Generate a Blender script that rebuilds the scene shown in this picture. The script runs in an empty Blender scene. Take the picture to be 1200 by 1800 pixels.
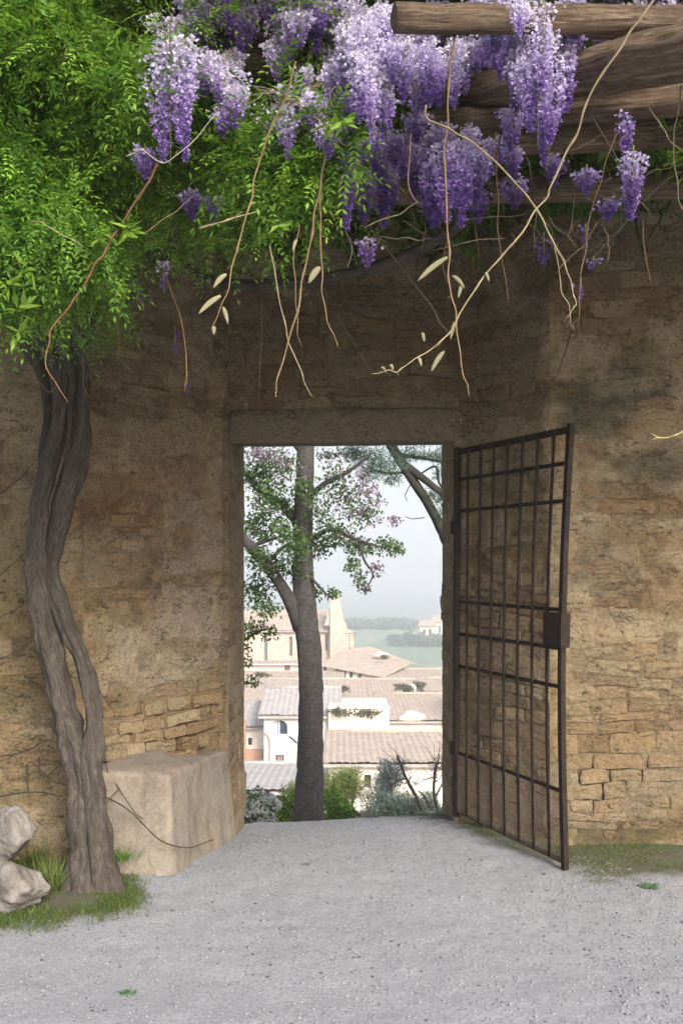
import bpy, math, random
import numpy as np
from mathutils import Vector, Matrix
random.seed(7); RNG = np.random.default_rng(7)
S = bpy.context.scene; C = S.collection
# ------------------------------------------------------------------ camera, sky, sun, exposure
F = 1700.0; EYE = 1.6; HOR = 980.0                # focal length and horizon row of the 1200 x 1800 photograph
cam_d = bpy.data.cameras.new('camera'); cam = bpy.data.objects.new('camera', cam_d); C.objects.link(cam)
cam.location = (0, 0, EYE); cam.rotation_euler = (math.pi/2, 0, 0)
cam_d.sensor_fit = 'VERTICAL'; cam_d.sensor_height = 36; cam_d.lens = F/1800*36; cam_d.shift_y = (HOR-900)/1800
cam_d.clip_end = 9000; cam_d.clip_start = 0.05
S.camera = cam
W = bpy.data.worlds.new('World'); S.world = W; W.use_nodes = True
SUN_EL, SUN_AZ = math.radians(33), math.radians(155)      # azimuth clockwise from +Y
nt = W.node_tree; bg = nt.nodes['Background']
sky = nt.nodes.new('ShaderNodeTexSky'); sky.sky_type = 'NISHITA'; sky.sun_disc = False
sky.sun_elevation = SUN_EL; sky.sun_rotation = SUN_AZ; sky.air_density = 1.0; sky.dust_density = 4.0; sky.ozone_density = 1.0; sky.altitude = 200
nt.links.new(sky.outputs[0], bg.inputs[0]); bg.inputs[1].default_value = 0.062
sl = bpy.data.lights.new('sun', 'SUN'); sl.energy = 1.5; sl.angle = math.radians(24); sl.color = (1.0, 0.95, 0.88)
so = bpy.data.objects.new('sun', sl); C.objects.link(so)
sd = Vector((math.sin(SUN_AZ)*math.cos(SUN_EL), math.cos(SUN_AZ)*math.cos(SUN_EL), math.sin(SUN_EL)))
so.rotation_euler = sd.to_track_quat('Z', 'Y').to_euler(); so.location = sd*30
vs = S.view_settings; vs.view_transform = 'Standard'; vs.look = 'None'; vs.gamma = 1; vs.use_curve_mapping = False; vs.exposure = 1.87
S.render.engine = 'CYCLES'
cy = S.cycles; cy.use_denoising = True; cy.max_bounces = 6; cy.diffuse_bounces = 4; cy.glossy_bounces = 2; cy.transmission_bounces = 3; cy.volume_bounces = 1; cy.transparent_max_bounces = 4; cy.use_adaptive_sampling = True; cy.adaptive_threshold = .02
cy.caustics_reflective = False; cy.caustics_refractive = False; cy.sample_clamp_indirect = 6

# ------------------------------------------------------------------ helpers
def pt(px, py, D): return np.array(((px-600)/F*D, D, EYE-(py-HOR)/F*D))      # a photo point at distance D
def proj(P): return 600+F*P[..., 0]/P[..., 1], HOR-F*(P[..., 2]-EYE)/P[..., 1]
def _h(i, j, s):
    n = (i.astype(np.int64)*374761393 + j.astype(np.int64)*668265263 + s*144665)
    n = (n ^ (n >> 13))*1274126177 & 0x7fffffff
    return ((n ^ (n >> 16)) & 0xffff)/65535.0
def vn(x, y, s=0):
    x = np.asarray(x, float); y = np.asarray(y, float)
    i = np.floor(x); j = np.floor(y); u = x-i; v = y-j
    u = u*u*(3-2*u); v = v*v*(3-2*v)
    return (_h(i, j, s)*(1-u)+_h(i+1, j, s)*u)*(1-v) + (_h(i, j+1, s)*(1-u)+_h(i+1, j+1, s)*u)*v
def fbm(x, y, s=0, o=4):
    r = 0; a = .5; t = 0
    for k in range(o):
        r = r+a*vn(np.asarray(x)*2**k+7.3*k, np.asarray(y)*2**k+3.1*k, s+k); t += a; a *= .5
    return r/t
def sst(a, b, x): t = np.clip((x-a)/(b-a), 0, 1); return t*t*(3-2*t)
def mesh(name, V, Fc, mat=None, parent=None, smooth=False, col=None, uv=None):
    me = bpy.data.meshes.new(name)
    V = np.asarray(V, np.float32).reshape(-1, 3)
    if isinstance(Fc, np.ndarray):
        n, k = Fc.shape
        me.vertices.add(len(V)); me.vertices.foreach_set('co', V.ravel())
        me.loops.add(n*k); me.loops.foreach_set('vertex_index', Fc.astype(np.int32).ravel())
        me.polygons.add(n); me.polygons.foreach_set('loop_start', np.arange(0, n*k, k, dtype=np.int32)); me.polygons.foreach_set('loop_total', np.full(n, k, np.int32))
        me.update(calc_edges=True)
    else:
        me.from_pydata(V.tolist(), [], Fc); me.update()
    if col is not None:
        a = me.color_attributes.new('Col', 'FLOAT_COLOR', 'POINT'); c = np.ones((len(V), 4), np.float32); c[:, :3] = col; a.data.foreach_set('color', c.ravel())
    if uv is not None:
        l = me.uv_layers.new(name='UVMap'); vi = np.zeros(len(me.loops), np.int32); me.loops.foreach_get('vertex_index', vi); l.data.foreach_set('uv', np.asarray(uv, np.float32)[vi].ravel())
    if smooth: me.polygons.foreach_set('use_smooth', np.ones(len(me.polygons), bool))
    me.validate()
    o = bpy.data.objects.new(name, me); C.objects.link(o)
    if mat: me.materials.append(mat)
    if parent: o.parent = parent; o.matrix_parent_inverse = Matrix.Translation(parent.location).inverted()
    return o
def empty(name, loc=(0, 0, 0)):
    o = bpy.data.objects.new(name, None); C.objects.link(o); o.location = loc; o.empty_display_size = .1; return o
def tag(o, label=None, cat=None, group=None, kind=None):
    for k, v in (('label', label), ('category', cat), ('group', group), ('kind', kind)):
        if v: o[k] = v
    return o
class MB:
    def __init__(s): s.v = []; s.f = []; s.c = []; s.u = []
    def add(s, V, Fc, col=None, uv=None):
        b = len(s.v); s.v += [tuple(map(float, p)) for p in V]; s.f += [tuple(int(b+i) for i in f) for f in Fc]
        s.c += [tuple(col) if col is not None else (1, 1, 1)]*len(V); s.u += list(uv) if uv is not None else [(0, 0)]*len(V); return s
    def box(s, a, b, col=None):
        x0, y0, z0 = a; x1, y1, z1 = b
        return s.add([(x0,y0,z0),(x1,y0,z0),(x1,y1,z0),(x0,y1,z0),(x0,y0,z1),(x1,y0,z1),(x1,y1,z1),(x0,y1,z1)], [(0,3,2,1),(4,5,6,7),(0,1,5,4),(1,2,6,5),(2,3,7,6),(3,0,4,7)], col)
    def bar(s, a, b, w, d, up=(0, 0, 1)):          # rectangular bar between two points
        a = np.array(a, float); b = np.array(b, float); t = b-a; t /= np.linalg.norm(t); r = np.cross(t, up); r /= np.linalg.norm(r); q = np.cross(r, t)
        V = [p+r*sx*w/2+q*sy*d/2 for p in (a, b) for sx, sy in ((-1,-1),(1,-1),(1,1),(-1,1))]
        return s.add(V, [(0,1,2,3),(7,6,5,4),(0,4,5,1),(1,5,6,2),(2,6,7,3),(3,7,4,0)])
    def tube(s, P, R, n=8, fl=0, tw=0, rough=0, seed=0, cap=True, col=None):
        P = np.asarray(P, float); m = len(P); R = np.broadcast_to(np.asarray(R, float), (m,))
        T = np.gradient(P, axis=0); T /= np.linalg.norm(T, axis=1)[:, None]+1e-9
        up = np.array((0.3, -1, .2)) if abs(T[0, 1]) < .9 else np.array((1., 0, 0)); r = np.cross(T[0], up); r /= np.linalg.norm(r)
        L = np.concatenate([[0], np.cumsum(np.linalg.norm(np.diff(P, axis=0), axis=1))]); V = []; U = []
        for i in range(m):
            r = r-T[i]*np.dot(r, T[i]); r /= np.linalg.norm(r); q = np.cross(T[i], r)
            for k in range(n+1 if False else n):
                a = 2*math.pi*k/n; rr = R[i]
                if fl: rr *= 1+fl*math.cos(3*a+tw*L[i])+.6*fl*math.cos(5*a-1.7*tw*L[i]+1)
                if rough: rr *= 1+rough*(float(fbm(a*3.0, L[i]*9, seed, 3))-.5)*2
                V.append(P[i]+rr*(math.cos(a)*r+math.sin(a)*q)); U.append((abs(k/n-.5)*2, L[i]))
        Fc = [(i*n+k, i*n+(k+1) % n, (i+1)*n+(k+1) % n, (i+1)*n+k) for i in range(m-1) for k in range(n)]
        if cap:
            V += [P[0], P[-1]]; U += [(0, 0), (0, L[-1])]
            Fc += [(m*n, (k+1) % n, k) for k in range(n)] + [(m*n+1, (m-1)*n+k, (m-1)*n+(k+1) % n) for k in range(n)]
        return s.add(V, Fc, col, U)
    def build(s, name, mat, parent=None, smooth=False, col=False, uv=False):
        return mesh(name, s.v, s.f, mat, parent, smooth, np.array(s.c) if col else None, s.u if uv else None)
def smoothline(P, n=6):
    P = np.asarray(P, float); out = []
    Q = np.vstack([2*P[0]-P[1], P, 2*P[-1]-P[-2]])
    for i in range(1, len(Q)-2):
        for t in np.linspace(0, 1, n, endpoint=False):
            a, b, c, d = Q[i-1:i+3]
            out.append(.5*((2*b)+(c-a)*t+(2*a-5*b+4*c-d)*t*t+(3*b-a-3*c+d)*t**3))
    out.append(P[-1]); return np.array(out)
def pxline(L, n=6): return smoothline([pt(*p) for p in L], n)
def interp_r(R, m): return np.interp(np.linspace(0, 1, m), np.linspace(0, 1, len(R)), R)
# ------------------------------------------------------------------ materials
def nodes(name, rough=.9):
    m = bpy.data.materials.new(name); m.use_nodes = True; t = m.node_tree; b = t.nodes['Principled BSDF']; b.inputs['Roughness'].default_value = rough
    b.inputs['Specular IOR Level'].default_value = .25
    return m, t, b
def noise(t, scale, detail=6, rough=.6, vec=None, dist=0):
    n = t.nodes.new('ShaderNodeTexNoise'); n.inputs['Scale'].default_value = scale; n.inputs['Detail'].default_value = detail; n.inputs['Roughness'].default_value = rough; n.inputs['Distortion'].default_value = dist
    if vec: t.links.new(vec, n.inputs['Vector'])
    return n.outputs['Fac']
def ramp(t, fac, stops):
    r = t.nodes.new('ShaderNodeValToRGB'); e = r.color_ramp.elements
    while len(e) < len(stops): e.new(.5)
    for k, (p, c) in zip(e, stops): k.position = p; k.color = (*c, 1) if len(c) == 3 else c
    t.links.new(fac, r.inputs[0]); return r.outputs[0]
def g(v): return (v, v, v)
def mix(t, a, b, fac, mode='MIX'):
    n = t.nodes.new('ShaderNodeMix'); n.data_type = 'RGBA'; n.blend_type = mode
    for s, v in ((n.inputs[0], fac), (n.inputs[6], a), (n.inputs[7], b)):
        if hasattr(v, 'links'): t.links.new(v, s)
        else: s.default_value = v if isinstance(v, (int, float)) else (*v, 1)
    return n.outputs[2]
def bump(t, b, h, strength=.5, dist=.01, prev=None):
    n = t.nodes.new('ShaderNodeBump'); n.inputs['Strength'].default_value = strength; n.inputs['Distance'].default_value = dist
    t.links.new(h, n.inputs['Height'])
    if prev: t.links.new(prev, n.inputs['Normal'])
    t.links.new(n.outputs[0], b.inputs['Normal']); return n.outputs[0]
def pos(t, scale=(1, 1, 1)):
    gnode = t.nodes.new('ShaderNodeNewGeometry'); m = t.nodes.new('ShaderNodeMapping'); m.inputs['Scale'].default_value = scale
    t.links.new(gnode.outputs['Position'], m.inputs[0]); return m.outputs[0]
def attr(t, n='Col'):
    a = t.nodes.new('ShaderNodeAttribute'); a.attribute_name = n; return a.outputs['Color']
def setc(t, b, c): t.links.new(c, b.inputs['Base Color'])
def mat_attr(name, scale, rough=.95, bd=.1, lo=.7, hi=1.15):
    m, t, b = nodes(name, rough); p = pos(t); n = noise(t, scale, 8, .65, p)
    setc(t, b, mix(t, attr(t), ramp(t, n, [(.3, g(lo)), (.7, g(hi))]), .9, 'MULTIPLY')); bump(t, b, n, .5, bd); return m
def mat_masonry(name, src):
    m, t, b = nodes(name, .92)
    base = attr(t) if src == 'attr' else None
    if base is None:
        oi = t.nodes.new('ShaderNodeObjectInfo'); base = oi.outputs['Color']
    p = pos(t)
    n1 = noise(t, 13, 8, .7, p); n2 = noise(t, 60, 6, .8, p); n3 = noise(t, 26, 8, .75, p, .6)
    c = mix(t, base, ramp(t, n1, [(.32, g(.74)), (.5, g(1)), (.68, (1.14, 1.12, 1.09))]), .85, 'MULTIPLY')
    c = mix(t, c, ramp(t, n2, [(.38, g(.60)), (.5, g(1)), (.62, g(1.22))]), .85, 'MULTIPLY')
    c = mix(t, c, (.055, .042, .03), ramp(t, n3, [(.35, g(.8)), (.40, g(0))]))
    pits = noise(t, 15, 5, .75, pos(t, (1, 1, 2.1)), .9)
    c = mix(t, c, (.05, .038, .028), ramp(t, pits, [(.355, g(.92)), (.385, g(0))]))
    nc = noise(t, 5.5, 5, .55, pos(t, (1, 1, 3.4)), .5); mt_ = t.nodes.new('ShaderNodeMath'); mt_.operation = 'SUBTRACT'; mt_.inputs[1].default_value = .5; t.links.new(nc, mt_.inputs[0]); ab = t.nodes.new('ShaderNodeMath'); ab.operation = 'ABSOLUTE'; t.links.new(mt_.outputs[0], ab.inputs[0])
    ck = mix(t, ramp(t, ab.outputs[0], [(.002, g(1)), (.009, g(0))]), ramp(t, noise(t, 4.5, 4, .6, p), [(.48, g(0)), (.54, g(1))]), 1.0, 'MULTIPLY')
    c = mix(t, c, (.045, .033, .022), mix(t, ck, g(.75), 1.0, 'MULTIPLY'))
    setc(t, b, c); inv = t.nodes.new('ShaderNodeInvert'); t.links.new(ck, inv.inputs['Color']); a = bump(t, b, n1, .6, .025); a = bump(t, b, inv.outputs[0], .8, .012, a); a = bump(t, b, n3, .8, .016, a); a = bump(t, b, pits, .6, .012, a); bump(t, b, n2, .7, .006, a); return m
def mat_render():
    m, t, b = nodes('worn_render', .94); p = pos(t); n1 = noise(t, 5, 8, .7, p, .5); n2 = noise(t, 48, 6, .75, p); n3 = noise(t, 17, 7, .75, p, .8); n4 = noise(t, 9, 6, .65, pos(t, (1, 1, .25)))
    c = mix(t, attr(t), ramp(t, n1, [(.34, (.70, .66, .62)), (.5, g(1)), (.64, g(1.1))]), .85, 'MULTIPLY'); c = mix(t, c, ramp(t, n4, [(.36, g(.72)), (.52, g(1.02))]), .6, 'MULTIPLY'); c = mix(t, c, ramp(t, n2, [(.36, g(.74)), (.5, g(1)), (.64, g(1.12))]), .8, 'MULTIPLY')
    c = mix(t, c, (.10, .075, .055), ramp(t, n3, [(.33, g(.7)), (.38, g(0))])); setc(t, b, c); a = bump(t, b, n1, .4, .02); a = bump(t, b, n3, .6, .010, a); bump(t, b, n2, .6, .005, a); return m
M_smooth = mat_render(); M_plaster = mat_masonry('plaster', 'attr'); M_stone = mat_masonry('rubble_stone', 'obj')
def mat_simple(name, c0, c1, scale, rough=.9, bd=.01, bs=.5, vec_scale=(1, 1, 1), spec=.25, stops=(.35, .65)):
    m, t, b = nodes(name, rough); b.inputs['Specular IOR Level'].default_value = spec
    p = pos(t, vec_scale); n = noise(t, scale, 7, .65, p); n2 = noise(t, scale*5, 5, .6, p)
    c = ramp(t, n, [(stops[0], c0), (stops[1], c1)]); c = mix(t, c, ramp(t, n2, [(.3, g(.7)), (.6, g(1.05))]), .6, 'MULTIPLY')
    setc(t, b, c); a = bump(t, b, n, bs, bd); bump(t, b, n2, bs, bd*.3, a); return m
def mat_wood(name, c0, c1, c2, su=26, sv=1.6, bd=.012):
    m, t, b = nodes(name, .85); uvn = t.nodes.new('ShaderNodeUVMap'); mp = t.nodes.new('ShaderNodeMapping'); mp.inputs['Scale'].default_value = (su*.25, sv, 1)
    t.links.new(uvn.outputs[0], mp.inputs[0])
    n = noise(t, 3.2, 9, .72, mp.outputs[0], 1.6); n2 = noise(t, 14, 6, .7, pos(t)); n3 = noise(t, 9, 5, .7, mp.outputs[0])
    c = ramp(t, n, [(.28, c0), (.5, c1), (.72, c2)]); c = mix(t, c, ramp(t, n2, [(.3, g(.55)), (.6, g(1.1))]), .7, 'MULTIPLY')
    setc(t, b, c); a = bump(t, b, n, .9, bd); a = bump(t, b, n3, .6, bd*.4, a); bump(t, b, n2, .35, bd*.4, a); return m
M_log = mat_wood('weathered_log', (.05, .031, .020), (.19, .13, .085), (.44, .34, .25), 18, 1.4, .022)
M_bark = mat_wood('vine_bark', (.030, .024, .020), (.098, .082, .069), (.20, .172, .146), 16, 3.4, .016)
M_tree = mat_wood('tree_bark', (.03, .027, .026), (.10, .09, .088), (.22, .20, .195), 22, 8.0, .03); M_pine = mat_wood('pine_bark', (.018, .018, .015), (.055, .055, .045), (.12, .115, .095), 22, 8.0, .03)
M_iron = mat_simple('rusty_iron', (.006, .0035, .0025), (.034, .018, .010), 30, .75, .002, .6, spec=.4)
def mat_leaf(name, tr=.35, rough=.55):
    m, t, b = nodes(name, rough); c = attr(t); setc(t, b, c); b.inputs['Specular IOR Level'].default_value = .3
    tl = t.nodes.new('ShaderNodeBsdfTranslucent'); t.links.new(mix(t, c, (1.25, 1.3, .55), .35, 'MULTIPLY') if 'leaf' in name else c, tl.inputs[0])
    ms = t.nodes.new('ShaderNodeMixShader'); ms.inputs[0].default_value = tr
    o = t.nodes['Material Output']; t.links.new(b.outputs[0], ms.inputs[1]); t.links.new(tl.outputs[0], ms.inputs[2]); t.links.new(ms.outputs[0], o.inputs[0]); return m
M_leaf = mat_leaf('green_leaf', .34); M_leafd = mat_leaf('shading_leaf', .15); M_petal = mat_leaf('wisteria_petal', .42, .7); M_twig = mat_leaf('dry_twig', .0, .8)
def mat_ground():
    m, t, b = nodes('gravel_ground', .95); p = pos(t)
    n1 = noise(t, 1.3, 6, .6, p); n2 = noise(t, 60, 6, .75, p); n3 = noise(t, 190, 3, .7, p); n4 = noise(t, 12, 8, .7, p)
    c = mix(t, attr(t), ramp(t, n1, [(.3, g(.86)), (.7, g(1.08))]), .8, 'MULTIPLY')
    c = mix(t, c, ramp(t, n2, [(.36, g(.72)), (.5, g(1)), (.64, g(1.18))]), .8, 'MULTIPLY')
    c = mix(t, c, ramp(t, n3, [(.38, g(.72)), (.6, g(1.15))]), .6, 'MULTIPLY')
    c = mix(t, c, ramp(t, n4, [(.28, g(.75)), (.5, g(1))]), .6, 'MULTIPLY')
    setc(t, b, c); a = bump(t, b, n4, .4, .02); a = bump(t, b, n2, .7, .008, a); bump(t, b, n3, .6, .004, a); return m
M_ground = mat_ground()
M_terrain = mat_attr('hill_ground', .6, .95, .2)
M_rock = mat_simple('limestone', (.13, .115, .10), (.30, .28, .255), 7, .95, .03, .7)
M_pebble = mat_attr('pebble', 300, .9, .001)
# ------------------------------------------------------------------ ground of the terrace
def ground_h(x, y):
    x = np.asarray(x, float); y = np.asarray(y, float)
    u = np.clip((x+.69)/1.39, 0, 1); t = np.clip((y-4.9)/1.8, 0, 1.6)
    h = -(.26*(1-u)+.17*u)*t**(1.1*(1-u)+2.6*u)
    h = h+.02*(fbm(x*1.3, y*1.3, 3)-.5)+.007*(fbm(x*9, y*9, 5)-.5)*2
    h = h-.9*np.clip(y-6.85-.12*(fbm(x*3, 0*x, 8)-.5)*2, 0, None)
    return h
def moss_mask(x, y):
    P = np.stack([x, y, np.zeros_like(x)], -1); px, py = proj(np.where(y[..., None] > .5, P, np.array((0, 99., 0))))
    n = fbm(x*7, y*7, 12)
    left = sst(.18, -.06, x+1.02-.55*(5.0-y)*0-.0+.35*(n-.5)*2*.6) * sst(4.05, 4.3, y+(n-.5)*.3)
    left = left*sst(-.20, .05, (y-4.22)-(-1.50-x)*-.35+(n-.5)*.3+.25*np.clip(-x-1.3, 0, 1))
    line = .70+(6.0-y)*.437                      # foot of the gate
    right = sst(-.14, .05, x-line+(n-.5)*.30)*sst(4.70, 4.98, y+(n-.5)*.5)
    return np.clip(np.maximum(left, right)*1.0, 0, 1)
def grid(xs, ys):
    X, Y = np.meshgrid(xs, ys); n = len(xs); k = np.arange(len(xs)*len(ys)).reshape(len(ys), n)
    return X, Y, np.stack([k[:-1, :-1], k[:-1, 1:], k[1:, 1:], k[1:, :-1]], -1).reshape(-1, 4)
xs = np.concatenate([[-40, -20, -10, -6, -4], np.arange(-3, 3.001, .022), [4, 6, 10, 20, 40]]); ys = np.concatenate([[-40, -20, -10, -4, -1, 0, .8, 1.2, 1.6], np.arange(1.8, 7.3, .022)])
X, Y, Fg = grid(xs, ys); Z = ground_h(X, Y); mm = moss_mask(X, Y)
gc = np.array((.36, .372, .40))[None, None]*np.ones(X.shape+(1,)); n = fbm(X*5, Y*5, 31)[..., None]
soil = np.array((.13, .105, .075))*(1-n)+np.array((.07, .085, .03))*n*1.2
thr = sst(6.55, 6.9, Y)[..., None]; gc = gc*(1-thr)+np.array((.40, .385, .37))*thr
gc = gc*(1-mm[..., None]*.92)+soil*mm[..., None]*.92
gr = mesh('ground', np.stack([X, Y, Z], -1), Fg, M_ground, None, True, gc.reshape(-1, 3)); tag(gr, kind='structure')
# ------------------------------------------------------------------ hillside, valley
PY = [6.8, 7.4, 9, 12, 20, 30, 45, 60, 100, 128, 150, 200, 300, 600, 4000]; PZ = [-.9, -1.0, -1.6, -3, -7, -9.5, -10.5, -12, -12.8, -11.4, -15, -25, -33, -39, -42]
def terr_h(x, y):
    z = np.interp(y, PY, PZ); side = sst(80, 125, y)*sst(300, 150, y)
    z = z-side*np.clip(x-4, 0, 60)*.30-side*np.clip(-x-60, 0, 100)*.1
    z = z+sst(8, 30, y)*sst(60, 10, y)*.5*(fbm(x*.4, y*.4, 3)-.5)+sst(200, 500, y)*8*(fbm(x*.004, y*.004, 9)-.5)
    z = z+sst(900, 1600, y)*(30*fbm(x*.0016, y*.0016, 19)-14)+sst(1500, 2700, y)*(62+50*fbm(x*.0012, y*.001, 23))
    return z
ys = np.concatenate([np.arange(6.9, 40, .6), 40*1.035**np.arange(0, 125)]); ys = ys[ys < 2900]
xs = np.sinh(np.linspace(-6.6, 6.6, 261))*3.9; xs = xs[abs(xs) < 2850]
X, Y, Fg = grid(xs, ys); Z = terr_h(X, Y)
n = fbm(X*.25, Y*.25, 41); n2 = fbm(X*.012, Y*.018, 44)
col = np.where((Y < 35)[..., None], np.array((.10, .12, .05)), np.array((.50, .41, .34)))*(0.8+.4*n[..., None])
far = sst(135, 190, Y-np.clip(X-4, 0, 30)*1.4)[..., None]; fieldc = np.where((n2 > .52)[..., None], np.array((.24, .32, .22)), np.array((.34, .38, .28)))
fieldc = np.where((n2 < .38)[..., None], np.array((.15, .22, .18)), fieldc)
vf = sst(420, 800, Y)[..., None]; fieldc = fieldc*(1-vf)+np.array((.36, .39, .40))*vf  # far fields fade to pale blue-grey: distance haze put into the colour
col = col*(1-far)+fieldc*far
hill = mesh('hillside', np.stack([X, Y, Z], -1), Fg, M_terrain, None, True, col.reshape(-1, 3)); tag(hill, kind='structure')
# ------------------------------------------------------------------ walls: plaster skin with stones showing through
EXPO = [(330,1275,150,62,1.0),(300,1330,140,30,.8),(205,1010,75,120,.42),(210,905,70,40,.5),(409,1000,18,420,.62),(400,1220,40,90,.8),(260,680,130,70,.36),(30,1270,70,130,.45),(40,860,70,110,.25),
        (1080,1340,120,120,1.0),(1100,1180,90,45,.75),(1080,1060,50,100,.35),(1100,880,60,30,.4),(1170,890,40,30,.45),(1060,540,90,70,.35),(880,1270,80,220,.95),(890,900,70,200,.25),(870,650,70,120,.5),(788,1150,14,300,.9),
        (1150,450,90,70,.9),(640,610,230,110,1.1),(950,430,100,80,.6),(200,540,150,80,.5)]
def expose(px, py):
    m = np.zeros_like(px)
    for cx, cy_, rx, ry, s in EXPO: m = np.maximum(m, s*np.exp(-(((px-cx)/rx)**2+((py-cy_)/ry)**2)**2*.7))
    return m
PATCH = [  # stains, limewash and weathered patches: centre, radii, colour, strength
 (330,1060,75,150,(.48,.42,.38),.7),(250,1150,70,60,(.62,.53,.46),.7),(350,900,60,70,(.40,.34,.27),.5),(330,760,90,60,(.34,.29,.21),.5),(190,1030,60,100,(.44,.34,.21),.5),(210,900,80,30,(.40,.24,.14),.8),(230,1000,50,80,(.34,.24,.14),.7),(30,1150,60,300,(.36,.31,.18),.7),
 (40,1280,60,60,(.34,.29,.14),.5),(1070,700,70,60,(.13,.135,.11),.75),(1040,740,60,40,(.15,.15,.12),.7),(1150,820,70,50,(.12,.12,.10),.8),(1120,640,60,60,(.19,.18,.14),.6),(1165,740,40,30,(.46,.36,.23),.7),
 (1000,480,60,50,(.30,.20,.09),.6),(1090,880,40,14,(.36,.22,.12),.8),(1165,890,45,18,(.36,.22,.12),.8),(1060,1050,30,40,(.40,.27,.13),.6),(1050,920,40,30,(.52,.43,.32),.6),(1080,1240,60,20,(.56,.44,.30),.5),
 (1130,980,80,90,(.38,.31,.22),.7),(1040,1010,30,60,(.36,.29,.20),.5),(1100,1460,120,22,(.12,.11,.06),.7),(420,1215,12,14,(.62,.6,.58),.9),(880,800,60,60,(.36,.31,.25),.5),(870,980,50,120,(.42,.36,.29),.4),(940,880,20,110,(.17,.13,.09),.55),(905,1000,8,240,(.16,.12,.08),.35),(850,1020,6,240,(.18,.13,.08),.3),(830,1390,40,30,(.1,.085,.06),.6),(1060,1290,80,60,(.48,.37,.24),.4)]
def wall_col(P, seed):
    px, py = proj(P); u = P[..., 0]*.8+P[..., 1]*.6; z = P[..., 2]
    n = fbm(u*1.7, z*1.7, seed+50, 5)[..., None]; n2 = fbm(u*5, z*9, seed+60, 4)[..., None]
    c = np.array((.50, .41, .29))*(.80+.40*n); c = c*(1-sst(.55, .7, n2)*.6)+np.array((.40, .27, .15))*sst(.55, .7, n2)*.6
    c = c*(1-sst(.45, .3, n2)*.4)+np.array((.54, .45, .33))*sst(.45, .3, n2)*.4
    rag = (fbm(u*7, z*8, seed+70, 6)-.5)*2
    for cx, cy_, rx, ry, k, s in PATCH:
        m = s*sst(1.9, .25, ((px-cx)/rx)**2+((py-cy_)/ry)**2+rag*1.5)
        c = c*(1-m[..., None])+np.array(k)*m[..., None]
    sp = fbm(u*22, z*26, seed+90, 4)[..., None]; c = c*(.88+.24*sp); dk = sst(.56, .68, fbm(u*3.3, z*7.5, seed+95, 5))[..., None]; c = c*(1-.55*dk)+np.array((.30, .20, .115))*.55*dk; pl = sst(.56, .66, fbm(u*2.3, z*3.1, seed+97, 5))[..., None]; c = c*(1-.5*pl)+np.array((.56, .48, .38))*.5*pl
    return c*np.array((.63, .595, .515))
STONE_C = [(.40,.27,.18),(.50,.42,.31),(.40,.30,.185),(.44,.34,.22),(.36,.24,.14),(.34,.21,.125),(.50,.41,.29),(.38,.30,.21),(.46,.33,.20),(.31,.22,.14)]
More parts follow.
